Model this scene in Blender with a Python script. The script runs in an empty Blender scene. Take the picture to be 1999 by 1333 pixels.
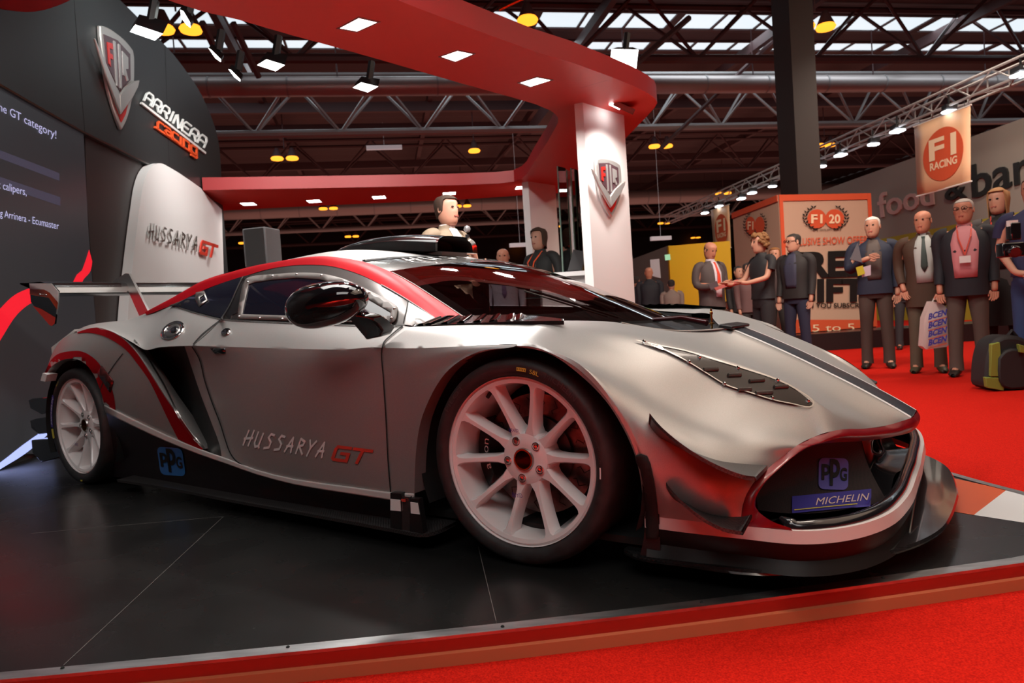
import bpy, math, random
import numpy as np
from mathutils import Vector, Matrix
from mathutils.bvhtree import BVHTree
from mathutils.geometry import delaunay_2d_cdt
random.seed(7)
S = bpy.context.scene
COL = S.collection
PI = math.pi
# ---------------------------------------------------------------- camera, exposure, world
FPX, PITCH, ROLL, CAMH, YAW = 1359.03, -0.0363, -0.0659, 0.704, 0.615
cd_ = bpy.data.cameras.new('camera'); cam = bpy.data.objects.new('camera', cd_); COL.objects.link(cam)
cd_.sensor_width = 36.0; cd_.sensor_fit = 'HORIZONTAL'; cd_.lens = 36.0 * FPX / 1999.0
cd_.clip_start = 0.05; cd_.clip_end = 200
cp, sp = math.cos(PITCH), math.sin(PITCH); cr, sr = math.cos(ROLL), math.sin(ROLL)
FW = Vector((0, cp, sp)); U0 = Vector((0, -sp, cp)); R0 = Vector((1, 0, 0))
RT = R0 * cr + U0 * sr; UP = -R0 * sr + U0 * cr
cam.matrix_world = Matrix(((RT.x, UP.x, -FW.x, 0), (RT.y, UP.y, -FW.y, 0), (RT.z, UP.z, -FW.z, CAMH), (0, 0, 0, 1)))
cd_.dof.use_dof = True; cd_.dof.focus_distance = 2.15; cd_.dof.aperture_fstop = 6.3
S.camera = cam
S.view_settings.view_transform = 'Standard'; S.view_settings.look = 'None'
S.view_settings.gamma = 1.0; S.view_settings.use_curve_mapping = False
S.view_settings.exposure = -0.55
W_ = bpy.data.worlds.new('world'); S.world = W_; W_.use_nodes = True
W_.node_tree.nodes['Background'].inputs[0].default_value = (.30, .24, .24, 1)
W_.node_tree.nodes['Background'].inputs[1].default_value = 0.10

def area(name, loc, target, sx, sy, power, col=(1, 1, 1), spread=180):
    l = bpy.data.lights.new(name, 'AREA'); l.shape = 'RECTANGLE'; l.size = sx; l.size_y = sy
    l.energy = power; l.color = col; l.spread = math.radians(spread)
    o = bpy.data.objects.new(name, l); COL.objects.link(o); o.location = loc
    d = Vector(target) - Vector(loc); o.rotation_euler = d.to_track_quat('-Z', 'Y').to_euler()
    return o
def spot(name, loc, target, power, angle=90, blend=.5, col=(1, 1, 1), r=.06):
    l = bpy.data.lights.new(name, 'SPOT'); l.energy = power; l.color = col
    l.spot_size = math.radians(angle); l.spot_blend = blend; l.shadow_soft_size = r
    o = bpy.data.objects.new(name, l); COL.objects.link(o); o.location = loc
    d = Vector(target) - Vector(loc); o.rotation_euler = d.to_track_quat('-Z', 'Y').to_euler()
    return o
# stand floodlights, plus unseen fills added to light the carpet and redden the car's sides
for nm_, lo_, ta_, w_, c_, z_ in (('stand_flood', (-1.75, 3.35, 3.2), (-1.8, 3.8, .3), 28, (1, .97, .93),  1.2), ('stand_flood', (-.62, 3.1, 3.3), (-.5, 3.3, .3), 28, (1, .97, .93), 1.2), ('stand_flood', (.60, 2.62, 3.3), (.55, 2.8, .2), 18, (1, .95, .9), 1.2), ('stand_flood', (1.9, 2.0, 3.3), (1.1, 2.0, .3), 7, (1, .80, .64), 1.4),
                              ('carpet_fill', (2.4, 3.8, 4.0), (2.8, 4.6, 0), 60, (1, .85, .72), .6), ('carpet_fill', (0.6, -2.4, 3.0), (.4, -1.9, 0), 400, (1, .80, .66), .5), ('carpet_fill', (-2.6, -1.8, 3.0), (-2.6, -1.4, 0), 420, (1, .84, .74), 1.), ('carpet_fill', (3.8, -.6, 3.0), (3.9, -.1, 0), 130, (1, .74, .5), 1.), ('carpet_fill', (.7, .7, 3.2), (.9, .4, 0), 17, (1, .84, .7), .8), ('carpet_fill', (5.0, 6.5, 4.2), (4.6, 8.0, .6), 62, (1, .82, .66), .6), ('carpet_fill', (8.5, 12., 6.), (8, 13., 0), 160, (1, .85, .7), .6), ('wall_flood', (-2.3, 5.4, 3.9), (-3.5, 6.4, 3.1), 18, (.93, 1, .97), .3), ('wall_flood', (-2.2, 6.8, 3.2), (-3.7, 8.2, 1.4), 30, (1, .97, .94), .4)):
    area(nm_, lo_, ta_, z_, z_, w_, c_, 130 if lo_[1] > 1 else 62)
area('front_fill', (-.5, -3.5, 7.5), (0, 2.5, .4), 7, 3, 360, (1, .96, .93))  # broad neutral fill, added to keep wheels and lettering white
area('banner_fill', (6.2, 9., 4.3), (8.8, 12.8, 3.0), .5, .5, 120, (1, .86, .72), 120); area('partition_fill', (5.2, 17., 4.5), (5.6, 21.5, 1.4), .8, .8, 80, (1, .9, .7), 120); area('booth_fill', (2.3, 5.2, 3.9), (4.2, 10., 1.0), .6, .6, 85, (1, .84, .7), 90)  # unseen fills added to brighten the banner, partition and booth
area('fender_fill', (9, 2.5, 8.6), (7, 2.5, 0), 14, 9, 620, (1, .74, .55))  # large warm fill, added overhead to lighten the front fender
area('beam_flood', (-.9, 5.7, 3.7), (-1.5, 8.6, 2.5), .4, .4, 50, (1, .93, .88), 100)
area('hall_daylight', (4, 22, 8.9), (4, 22, 0), 50, 1.2, 900, (.8, .93, 1)); area('hall_fill', (3, 36, 3.5), (3, 36, 10), 40, 24, 1500, (1, .45, .35))  # daylight below the skylights; added upward red fill for the roof steel

# ---------------------------------------------------------------- locating helpers
CAM = Vector((0, 0, CAMH)); CX, CY = 999.5, 666.5
def ray(px, py): return FW + RT * ((px - CX) / FPX) - UP * ((py - CY) / FPX)
TT = Vector((math.cos(YAW), -math.sin(YAW), 0)); LL = Vector((math.sin(YAW), math.cos(YAW), 0))
OO = Vector((-.0073, 1.938, 0)) + LL * .93
def toloc(P): d = P - OO; return Vector((d.dot(TT), d.dot(LL), P.z))
C0 = toloc(CAM)
def dl(px, py): d = ray(px, py); return Vector((d.dot(TT), d.dot(LL), d.z))
def Y(px, py, y): d = dl(px, py); return C0 + d * ((y - C0.y) / d.y)
def Zc(px, py, z): d = dl(px, py); return C0 + d * ((z - C0.z) / d.z)
def Xc(px, py, x): d = dl(px, py); return C0 + d * ((x - C0.x) / d.x)
def WZ(px, py, z): d = ray(px, py); return CAM + d * ((z - CAMH) / d.z)
def WD(px, py, y): d = ray(px, py); return CAM + d * (y / d.y)
def WPl(px, py, p0, n): d = ray(px, py); return CAM + d * ((p0 - CAM).dot(n) / d.dot(n))
def flip(v): return Vector((v.x, -v.y, v.z))

# ---------------------------------------------------------------- materials
def nmat(name, col, rough=.5, metal=0., coat=0., emit=None, es=0., spec=.5, aniso=None, trans=0., croug=.05, alpha=1.):
    m = bpy.data.materials.new(name); m.use_nodes = True
    b = m.node_tree.nodes['Principled BSDF']
    b.inputs['Base Color'].default_value = (*col, 1); b.inputs['Roughness'].default_value = rough
    b.inputs['Metallic'].default_value = metal; b.inputs['Coat Weight'].default_value = coat
    b.inputs['Coat Roughness'].default_value = croug
    b.inputs['Specular IOR Level'].default_value = spec
    b.inputs['Transmission Weight'].default_value = trans
    b.inputs['Alpha'].default_value = alpha
    if emit: b.inputs['Emission Color'].default_value = (*emit, 1); b.inputs['Emission Strength'].default_value = es
    return m
def mixnoise(m, c1, c2, scale=20, detail=3, lo=.4, hi=.6, bump=0., stretch=None, rough=None, dist=.01):
    nt = m.node_tree; b = nt.nodes['Principled BSDF']
    tc = nt.nodes.new('ShaderNodeTexCoord'); n = nt.nodes.new('ShaderNodeTexNoise')
    n.inputs['Scale'].default_value = scale; n.inputs['Detail'].default_value = detail
    src = tc.outputs['Object']
    if stretch:
        mp = nt.nodes.new('ShaderNodeMapping'); mp.inputs['Scale'].default_value = stretch
        nt.links.new(src, mp.inputs[0]); src = mp.outputs[0]
    nt.links.new(src, n.inputs['Vector'])
    r = nt.nodes.new('ShaderNodeValToRGB'); r.color_ramp.elements[0].position = lo; r.color_ramp.elements[1].position = hi
    r.color_ramp.elements[0].color = (*c1, 1); r.color_ramp.elements[1].color = (*c2, 1)
    nt.links.new(n.outputs['Fac'], r.inputs[0]); nt.links.new(r.outputs[0], b.inputs['Base Color'])
    if bump:
        bp = nt.nodes.new('ShaderNodeBump'); bp.inputs['Strength'].default_value = bump; bp.inputs['Distance'].default_value = dist
        nt.links.new(n.outputs['Fac'], bp.inputs['Height']); nt.links.new(bp.outputs[0], b.inputs['Normal'])
    if rough:
        mr = nt.nodes.new('ShaderNodeMapRange'); mr.inputs[3].default_value = rough[0]; mr.inputs[4].default_value = rough[1]
        nt.links.new(n.outputs['Fac'], mr.inputs[0]); nt.links.new(mr.outputs[0], b.inputs['Roughness'])
    return m
def weave(m, c1, c2, scale):
    nt = m.node_tree; b = nt.nodes['Principled BSDF']
    tc = nt.nodes.new('ShaderNodeTexCoord'); n = nt.nodes.new('ShaderNodeTexChecker'); n.inputs['Scale'].default_value = scale
    n.inputs['Color1'].default_value = (*c1, 1); n.inputs['Color2'].default_value = (*c2, 1)
    nt.links.new(tc.outputs['Object'], n.inputs['Vector']); nt.links.new(n.outputs['Color'], b.inputs['Base Color'])
    return m
M = {}
M['silver'] = mixnoise(nmat('silver_satin_paint', (.46, .45, .44), .42, .6), (.40, .39, .375), (.46, .45, .44), 900, 2)
M['red'] = nmat('red_gloss_wrap', (.46, .005, .012), .45, .65, spec=.0)
M['maroon'] = nmat('crimson_gloss_wrap', (.22, .005, .012), .35, .0, .25)
M['white'] = nmat('white_wrap', (.86, .84, .82), .4)
M['black'] = nmat('satin_black', (.012, .011, .012), .35)
M['gloss'] = nmat('gloss_black', (.006, .006, .008), .06, 0, .8)
M['matblack'] = nmat('matt_black', (.006, .006, .006), .8)
M['carbon'] = weave(nmat('gloss_carbon_weave', (.02, .02, .02), .14, 0, 1.), (.008, .008, .008), (.022, .021, .022), 160)
M['carbonm'] = weave(nmat('satin_carbon_weave', (.03, .028, .028), .4), (.016, .014, .014), (.05, .045, .045), 170)
M['bronze'] = nmat('dark_bronze_satin', (.10, .092, .088), .33, .75)
M['frame'] = nmat('window_frame_grey', (.17, .155, .145), .5, .3)
M['winblack'] = nmat('tinted_window', (.008, .008, .016), .07, 0, .3)
M['chrome'] = nmat('polished_metal', (.75, .74, .73), .12, 1)
M['steel'] = nmat('brushed_steel', (.5, .48, .46), .32, 1)
M['rim'] = nmat('white_wheel_lacquer', (.84, .79, .78), .25, 0, .6)
M['tyre'] = mixnoise(nmat('tyre_rubber', (.02, .02, .021), .62), (.013, .013, .014), (.028, .026, .027), 30, 4, .3, .7, .15, rough=(.5, .72))
M['brass'] = nmat('anodised_gold', (.45, .25, .08), .25, 1)
M['yellow'] = nmat('yellow_print', (.62, .50, .06), .6)
M['wprint'] = nmat('white_print', (.74, .72, .70), .5)
M['redprint'] = nmat('red_print', (.62, .05, .03), .5)
M['blue'] = nmat('blue_print', (.04, .22, .62), .5)
M['navy'] = nmat('violet_navy_print', (.045, .035, .26), .5)
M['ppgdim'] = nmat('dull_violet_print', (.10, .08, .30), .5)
def glassmat(name, col, alpha_mix):
    m = bpy.data.materials.new(name); m.use_nodes = True; nt = m.node_tree; nt.nodes.clear()
    o = nt.nodes.new('ShaderNodeOutputMaterial'); mx = nt.nodes.new('ShaderNodeMixShader')
    t = nt.nodes.new('ShaderNodeBsdfTransparent'); t.inputs[0].default_value = (*col, 1)
    g = nt.nodes.new('ShaderNodeBsdfGlossy'); g.inputs['Roughness'].default_value = .02
    fr = nt.nodes.new('ShaderNodeFresnel'); fr.inputs[0].default_value = 1.5
    mt = nt.nodes.new('ShaderNodeMath'); mt.operation = 'MULTIPLY_ADD'; mt.inputs[1].default_value = 1.0; mt.inputs[2].default_value = alpha_mix
    nt.links.new(fr.outputs[0], mt.inputs[0]); nt.links.new(mt.outputs[0], mx.inputs[0])
    nt.links.new(t.outputs[0], mx.inputs[1]); nt.links.new(g.outputs[0], mx.inputs[2]); nt.links.new(mx.outputs[0], o.inputs[0])
    return m
M['glass'] = glassmat('windscreen_glass', (.62, .56, .56), .20)
M['clear'] = glassmat('clear_glass', (.85, .92, .88), .14)

# ---------------------------------------------------------------- mesh helpers
class MB:
    def __init__(s): s.v = []; s.f = []; s.m = []
    def add(s, vs, fs, mi=0):
        n = len(s.v); s.v += [Vector(v) for v in vs]; s.f += [tuple(n + i for i in f) for f in fs]; s.m += [mi] * len(fs)
    def box(s, c, sz, mi=0, rot=None):
        hx, hy, hz = sz[0] / 2, sz[1] / 2, sz[2] / 2
        vs = [Vector((x * hx, y * hy, z * hz)) for x in (-1, 1) for y in (-1, 1) for z in (-1, 1)]
        if rot: vs = [rot @ v for v in vs]
        s.add([v + Vector(c) for v in vs], [(0, 1, 3, 2), (4, 6, 7, 5), (0, 4, 5, 1), (2, 3, 7, 6), (0, 2, 6, 4), (1, 5, 7, 3)], mi)
    def tube(s, pts, r, n=8, mi=0, cap=True):
        pts = [Vector(p) for p in pts]; k = len(pts); rs = r if hasattr(r, '__len__') else [r] * k
        rings = []; up = None
        for i, p in enumerate(pts):
            t = (pts[min(i + 1, k - 1)] - pts[max(i - 1, 0)]).normalized()
            if up is None: up = Vector((0, 0, 1)) if abs(t.z) < .9 else Vector((1, 0, 0))
            a = t.cross(up).normalized(); b = a.cross(t).normalized(); up = b
            rings.append([p + (a * math.cos(2 * PI * j / n) + b * math.sin(2 * PI * j / n)) * rs[i] for j in range(n)])
        vs = [v for rg in rings for v in rg]
        fs = [(i * n + j, i * n + (j + 1) % n, (i + 1) * n + (j + 1) % n, (i + 1) * n + j) for i in range(k - 1) for j in range(n)]
        if cap: fs += [tuple(range(n))[::-1], tuple((k - 1) * n + j for j in range(n))]
        s.add(vs, fs, mi)
    def prism(s, poly, d, mi=0):
        # poly: list of 3d points (planar), d: extrusion vector
        n = len(poly); poly = [Vector(p) for p in poly]; d = Vector(d)
        s.add(poly + [p + d for p in poly], [tuple(range(n))[::-1], tuple(range(n, 2 * n))] + [(i, (i + 1) % n, n + (i + 1) % n, n + i) for i in range(n)], mi)
    def lathe(s, prof, n=48, axis='y', mi=0, close=False, c=(0, 0, 0)):
        # prof: (radius, height)
        vs = []
        for r, h in prof:
            for j in range(n):
                a = 2 * PI * j / n; x, z = r * math.cos(a), r * math.sin(a)
                vs.append(Vector(c) + (Vector((x, h, z)) if axis == 'y' else Vector((x, z, h)) if axis == 'z' else Vector((h, x, z))))
        k = len(prof); rng = range(k) if close else range(k - 1)
        s.add(vs, [(i * n + j, i * n + (j + 1) % n, ((i + 1) % k) * n + (j + 1) % n, ((i + 1) % k) * n + j) for i in rng for j in range(n)], mi)
    def grid(s, G, mi=0):
        R_, C_ = len(G), len(G[0])
        s.add([p for r in G for p in r], [(i * C_ + j, i * C_ + j + 1, (i + 1) * C_ + j + 1, (i + 1) * C_ + j) for i in range(R_ - 1) for j in range(C_ - 1)], mi)
    def mirror(s, skew=0.):
        n = len(s.v); fs = list(s.f); ms = list(s.m)
        s.v += [Vector((v.x + skew * v.y, -v.y, v.z)) for v in s.v]; s.f += [tuple(n + i for i in f[::-1]) for f in fs]; s.m += ms
    def build(s, name, mats, parent=None, smooth=40, merge=1e-4, bevel=0, solid=0, loc=None, rotz=0, pair=False):
        if pair:
            m2 = MB(); m2.v = [flip(v) for v in s.v]; m2.f = [f[::-1] for f in s.f]; m2.m = list(s.m); m2.build(name, mats, parent, smooth, merge, bevel, solid)
        me = bpy.data.meshes.new(name); me.from_pydata([tuple(v) for v in s.v], [], s.f)
        if not isinstance(mats, (list, tuple)): mats = [mats]
        for m in mats: me.materials.append(m)
        me.polygons.foreach_set('material_index', s.m)
        import bmesh
        bm = bmesh.new(); bm.from_mesh(me)
        if merge: bmesh.ops.remove_doubles(bm, verts=bm.verts, dist=merge)
        bmesh.ops.recalc_face_normals(bm, faces=bm.faces)
        if smooth:
            for f in bm.faces: f.smooth = True
            lim = math.radians(smooth)
            for e in bm.edges:
                if len(e.link_faces) == 2 and e.calc_face_angle(0) > lim: e.smooth = False
        bm.to_mesh(me); bm.free()
        o = bpy.data.objects.new(name, me); COL.objects.link(o)
        if parent: o.parent = parent
        if loc is not None: o.location = loc
        if rotz: o.rotation_euler.z = rotz
        if bevel:
            b = o.modifiers.new('bevel', 'BEVEL'); b.width = bevel; b.segments = 2; b.limit_method = 'ANGLE'; b.angle_limit = .7
        if solid:
            b = o.modifiers.new('solid', 'SOLIDIFY'); b.thickness = solid; b.offset = 0
        return o
def herm(P, t, T):
    P = np.asarray(P, float); t = np.asarray(t, float); n = len(t)
    if n == 2:
        u = ((T - t[0]) / (t[1] - t[0]))[:, None]; return P[0] * (1 - u) + P[1] * u
    d = (P[1:] - P[:-1]) / (t[1:] - t[:-1])[:, None]; h = t[1:] - t[:-1]; m = np.zeros_like(P)
    m[1:-1] = (d[:-1] * h[1:, None] + d[1:] * h[:-1, None]) / (h[:-1] + h[1:])[:, None]
    m[0] = 1.5 * d[0] - .5 * m[1]; m[-1] = 1.5 * d[-1] - .5 * m[-2]
    i = np.clip(np.searchsorted(t, T, side='right') - 1, 0, n - 2); hh = h[i][:, None]; u = ((T - t[i]) / h[i])[:, None]
    return (2 * u**3 - 3 * u**2 + 1) * P[i] + (u**3 - 2 * u**2 + u) * hh * m[i] + (-2 * u**3 + 3 * u**2) * P[i + 1] + (u**3 - u**2) * hh * m[i + 1]
def params(A):
    A = np.asarray(A, float); d = np.linalg.norm(A[:, 1:] - A[:, :-1], axis=2).mean(0) ** .75 + 1e-5
    return np.concatenate([[0], np.cumsum(d)])
def seg(t, k): return np.concatenate([np.linspace(t[i], t[i + 1], k, endpoint=False) for i in range(len(t) - 1)] + [[t[-1]]])
def surf(rows, ku=6, kv=6):
    A = np.array([[tuple(p) for p in r] for r in rows]); tu = params(A); Tu = seg(tu, ku)
    B = np.array([herm(r, tu, Tu) for r in A])
    tv = params(np.transpose(A, (1, 0, 2))); Tv = seg(tv, kv)
    D = np.array([herm(B[:, j], tv, Tv) for j in range(B.shape[1])])
    return [[Vector(D[j, i]) for j in range(D.shape[0])] for i in range(D.shape[1])]
def curve(pts, k=8):
    A = np.array([[tuple(p) for p in pts]]); t = params(A); return [Vector(p) for p in herm(A[0], t, seg(t, k))]
def row(*p): return [Y(*q) if len(q) == 3 else Vector(q[1:]) for q in p]   # (px,py,Y) or ('c',x,y,z)
def tag(o, label, cat, group=None, kind=None):
    if label: o['label'] = label
    if cat: o['category'] = cat
    if group: o['group'] = group
    if kind: o['kind'] = kind
    return o
def empty(name, loc=(0, 0, 0), rz=0, parent=None):
    o = bpy.data.objects.new(name, None); COL.objects.link(o); o.location = loc; o.rotation_euler.z = rz
    o.empty_display_size = .1
    if parent: o.parent = parent
    return o
def struct(o): o['kind'] = 'structure'; return o

# ---- decals that follow a surface
def bvh_of(*objs):
    vs = []; fs = []
    for o in objs:
        n = len(vs); vs += [tuple(v.co) for v in o.data.vertices]; fs += [tuple(n + i for i in p.vertices) for p in o.data.polygons]
    return BVHTree.FromPolygons(vs, fs)
def hit(b, px, py, off, y=None):
    d = dl(px, py).normalized(); r = b.ray_cast(C0, d)
    if r[0] is None: return Y(px, py, y if y is not None else -.95)
    n = r[1]
    if n.dot(d) > 0: n = -n
    return r[0] + n * off
def dense(poly, holes, step):
    """constrained triangulation with interior points"""
    def rs(pl):
        out = []
        for i in range(len(pl)):
            a = Vector(pl[i]); b = Vector(pl[(i + 1) % len(pl)]); k = max(1, int((b - a).length / step))
            out += [a + (b - a) * (j / k) for j in range(k)]
        return out
    loops = [rs(poly)] + [rs(h) for h in holes]; vs = []; faces = []
    for l in loops: faces.append(list(range(len(vs), len(vs) + len(l)))); vs += l
    xs = [v.x for v in loops[0]]; ys = [v.y for v in loops[0]]
    def inside(x, y, lp):
        c = False; n = len(lp)
        for i in range(n):
            a, b = lp[i], lp[i - 1]
            if (a.y > y) != (b.y > y) and x < (b.x - a.x) * (y - a.y) / (b.y - a.y) + a.x: c = not c
        return c
    nb = len(vs); y = min(ys) + step / 2
    while y < max(ys):
        x = min(xs) + step / 2
        while x < max(xs):
            if inside(x, y, loops[0]) and min((v.x - x) ** 2 + (v.y - y) ** 2 for v in vs[:nb]) > (step * .35) ** 2: vs.append(Vector((x, y)))
            x += step
        y += step
    ed = [(f[i], f[(i + 1) % len(f)]) for f in faces for i in range(len(f))]
    V, E, Fc, *_ = delaunay_2d_cdt(vs, ed, [], 0, 1e-4)
    out = []
    for f in Fc:
        cx = sum(V[i].x for i in f) / len(f); cy = sum(V[i].y for i in f) / len(f)
        if inside(cx, cy, loops[0]) and not any(inside(cx, cy, h) for h in loops[1:]): out.append(f)
    return V, out
def decal(name, poly, mat, bvh, parent, off=.002, holes=(), step=12, mb=None, mi=0, y=None, thick=0):
    V, Fc = dense([Vector(p) for p in poly], [[Vector(p) for p in h] for h in holes], step)
    m = mb or MB(); m.add([hit(bvh, v.x, v.y, off, y) for v in V], Fc, mi)
    if mb: return None
    o = m.build(name, mat, parent, smooth=60)
    if thick:
        b = o.modifiers.new('s', 'SOLIDIFY'); b.thickness = thick; b.offset = 0
    return o
def smoothpoly(pts, k=5, closed=False):
    P_ = [Vector((p[0], p[1], 0)) for p in pts]
    if closed: P_ = P_ + [P_[0]]
    c = curve(P_, k); c = [(v.x, v.y) for v in c]
    return c[:-1] if closed else c
def pline(pts, w, k=5):
    """polygon around a smooth polyline of width w"""
    c = [Vector(p) for p in smoothpoly(pts, k)]; L1 = []; L2 = []
    for i, p in enumerate(c):
        t = (c[min(i + 1, len(c) - 1)] - c[max(i - 1, 0)]).normalized(); n = Vector((-t.y, t.x))
        ww = w[0] + (w[1] - w[0]) * i / (len(c) - 1) if hasattr(w, '__len__') else w
        L1.append(p + n * ww / 2); L2.append(p - n * ww / 2)
    return L1 + L2[::-1]
def strip_on(mb, pts, w, bvh, off=.0015, mi=0, k=5):
    c = [Vector(p) for p in smoothpoly(pts, k)]; A = []; B = []
    for i, p in enumerate(c):
        t = (c[min(i + 1, len(c) - 1)] - c[max(i - 1, 0)]).normalized(); n = Vector((-t.y, t.x))
        A.append(hit(bvh, *(p + n * w / 2), off)); B.append(hit(bvh, *(p - n * w / 2), off))
    mb.grid([A, B], mi)
# ---- lettering
def textgeo(s, shear=0., bold=0., space=1.):
    cu = bpy.data.curves.new('t', 'FONT'); cu.body = s; cu.shear = shear; cu.offset = bold; cu.resolution_u = 3; cu.space_character = space
    o = bpy.data.objects.new('t', cu); COL.objects.link(o)
    me = bpy.data.meshes.new_from_object(o, depsgraph=bpy.context.evaluated_depsgraph_get())
    vs = [Vector((v.co.x, v.co.y)) for v in me.vertices]; fs = [tuple(p.vertices) for p in me.polygons]
    bpy.data.objects.remove(o); bpy.data.curves.remove(cu); bpy.data.meshes.remove(me)
    x0 = min(v.x for v in vs); x1 = max(v.x for v in vs)
    return [Vector(((v.x - x0) / (x1 - x0), v.y / .7)) for v in vs], fs
SF = {  # brush / block stroke letters in a unit box
 'H': [[(0, 0), (.25, 1)], [(.6, 0), (.85, 1.05)], [(-.05, .42), (.9, .55)]], 'U': [[(.15, 1), (.02, .25), (.2, 0), (.55, .1), (.75, .95)], [(.55, .1), (.65, -.02)]],
 'S': [[(.85, .95), (.45, 1), (.25, .75), (.65, .45), (.55, .1), (0, 0)]], 'A': [[(0, 0), (.35, .6), (.62, 1)], [(.62, 1), (.72, 0)], [(.1, .38), (.8, .42)]],
 'R': [[(.1, 0), (.3, 1)], [(.3, 1), (.8, .85), (.7, .6), (.25, .5)], [(.3, .5), (.85, 0)]], 'Y': [[(.15, 1), (.4, .5)], [(.9, 1), (.4, .5), (.2, -.05)]],
 'G': [[(1, .95), (.1, .95), (0, .75), (0, .1), (.1, 0), (.95, 0), (.95, .5), (.45, .5)]], 'T': [[(0, .95), (1.25, .95)], [(.62, .95), (.5, -.05)]],
}
SFB = {  # rounded techno letters
 'A': [[(0, 0), (0, .75), (.2, 1), (.8, 1), (1, .75), (1, 0)], [(.25, .42), (1, .42)]], 'R': [[(0, 0), (0, .75), (.2, 1), (.8, 1), (1, .8), (1, .6), (.8, .42), (.3, .42)], [(.55, .42), (1, 0)]],
 'I': [[(.5, 0), (.5, 1)]], 'N': [[(0, 0), (0, .9), (.15, 1), (.85, 0), (1, .1), (1, 1)]], 'E': [[(1, 1), (.2, 1), (0, .75), (0, .25), (.2, 0), (1, 0)], [(0, .5), (.8, .5)]],
 'r': [[(0, 0), (0, .6), (.2, .8), (.9, .8)]], 'a': [[(0, .8), (.8, .8), (1, .6), (1, 0), (.2, 0), (0, .2), (.2, .42), (1, .42)]], 'c': [[(1, .8), (.2, .8), (0, .6), (0, .2), (.2, 0), (1, 0)]],
 'i': [[(.5, 0), (.5, .8)]], 'n': [[(0, 0), (0, .8), (.8, .8), (1, .6), (1, 0)]], 'g': [[(1, 0), (.2, 0), (0, .2), (0, .6), (.2, .8), (1, .8), (1, -.25), (.8, -.4), (0, -.4)]],
}
def strokegeo(s, font, th=.13, gap=.28, shear=0., cap=True):
    vs = []; fs = []; x = 0
    for ch in s:
        if ch == ' ': x += .8; continue
        w = 1.0 if font is SF else (.45 if ch in 'Ii' else 1.)
        for st in font[ch]:
            pts = [Vector((x + (p[0] if not (ch in 'Ii' and font is SFB) else .22), p[1])) for p in st]
            L1 = []; L2 = []
            for i, p in enumerate(pts):
                a = (pts[i] - pts[max(i - 1, 0)]); b = (pts[min(i + 1, len(pts) - 1)] - pts[i])
                a = a.normalized() if a.length > 0 else b.normalized(); b = b.normalized() if b.length > 0 else a
                t = (a + b).normalized(); n = Vector((-t.y, t.x)) * (th / 2 / max(.5, t.dot(a)))
                if i == 0: p = p - t * th * .3
                if i == len(pts) - 1: p = p + t * th * .3
                k = len(vs); vs += [p + n, p - n]
                if i: fs.append((k - 2, k - 1, k + 1, k))
        x += w + gap
    x -= gap
    return [Vector(((v.x + v.y * shear) / x, v.y)) for v in vs], fs
def lettering(mb, geo, f, mi=0, sub=0):
    vs, fs = geo
    if sub:
        tri = []
        for q in fs:
            for i in range(1, len(q) - 1): tri.append((q[0], q[i], q[i + 1]))
        vs = list(vs); fs = tri
    mb.add([f(v.x, v.y) for v in vs], fs, mi)
def aff(a, b, c):  # u: a->b, v: a->c
    a, b, c = Vector(a), Vector(b), Vector(c); return lambda u, v: a + (b - a) * u + (c - a) * v
# ================================================================= RACE CAR
CAR = empty('race_car', OO, -YAW)
tag(CAR, 'low silver and red racing coupe with white wheels on the black display platform', 'car')
def part(name, G, mats, mirror=True, mi=0, extra=None, smooth=35, parent=CAR, solid=0):
    mb = MB(); mb.grid(G, mi)
    if extra: extra(mb)
    if mirror == 'pair': return mb.build(name, mats, parent, smooth, merge=4e-4, solid=solid, pair=True)
    if mirror: mb.mirror()
    return mb.build(name, mats, parent, smooth, merge=4e-4, solid=solid)
# --- front clip (rays run from cowl / arch crease to the nose band)
ray0 = row(*[(a, b, -.085) for a, b in [(1418, 642), (1460, 656.5), (1510, 678), (1560, 701), (1615, 728), (1670, 755.5), (1730, 788), (1778, 816)]])
ray1 = row((1330, 647, -0.21), (1380, 664, -0.235), (1435, 687, -0.25), (1490, 710, -0.25), (1550, 737, -0.24), (1615, 768, -0.225), (1680, 802, -0.195), (1738, 828.5, -0.14))
ray2 = row((1213, 631, -0.43), (1270, 648, -0.43), (1325, 666, -0.44), (1395, 690, -0.43), (1475, 720, -0.405), (1555, 760, -0.38), (1630, 803, -0.355), (1690, 836.5, -0.28))
ray3 = row((1101, 630, -.68), (1180, 644, -.64), (1245, 660, -.60), (1335, 687, -.545), (1445, 720, -.475), (1530, 750, -.43), (1590, 792, -.425), (1622, 842, -.45))
ray4 = row((1075, 648, -0.82), (1158, 668, -0.755), (1222, 690, -0.71), (1300, 720, -0.66), (1392, 762, -0.6), (1478, 795, -0.555), (1548, 825, -0.515), (1586, 854, -0.5))
ray5 = row((1060, 677, -0.945), (1130, 700, -0.895), (1200, 730, -0.84), (1270, 768, -0.795), (1350, 812, -0.755), (1430, 843, -0.715), (1500, 862, -0.675), (1555, 870, -0.61))
ray6 = row((1130, 710, -0.955), (1180, 742, -0.928), (1235, 780, -0.9), (1290, 815, -0.872), (1350, 845, -0.84), (1415, 868, -0.8), (1475, 886, -0.74), (1526, 892, -0.66))
ray7 = row((1185, 768, -0.96), (1225, 805, -0.945), (1265, 838, -0.93), (1310, 862, -0.912), (1355, 880, -0.89), (1405, 900, -0.86), (1450, 915, -0.815), (1497, 916, -0.73))
ray8 = row((1222, 825, -.955), (1250, 860, -.945), (1280, 885, -.935), (1315, 905, -.925), (1350, 920, -.915), (1390, 935, -.90), (1425, 945, -.87), (1472, 941, -.80))
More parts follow.
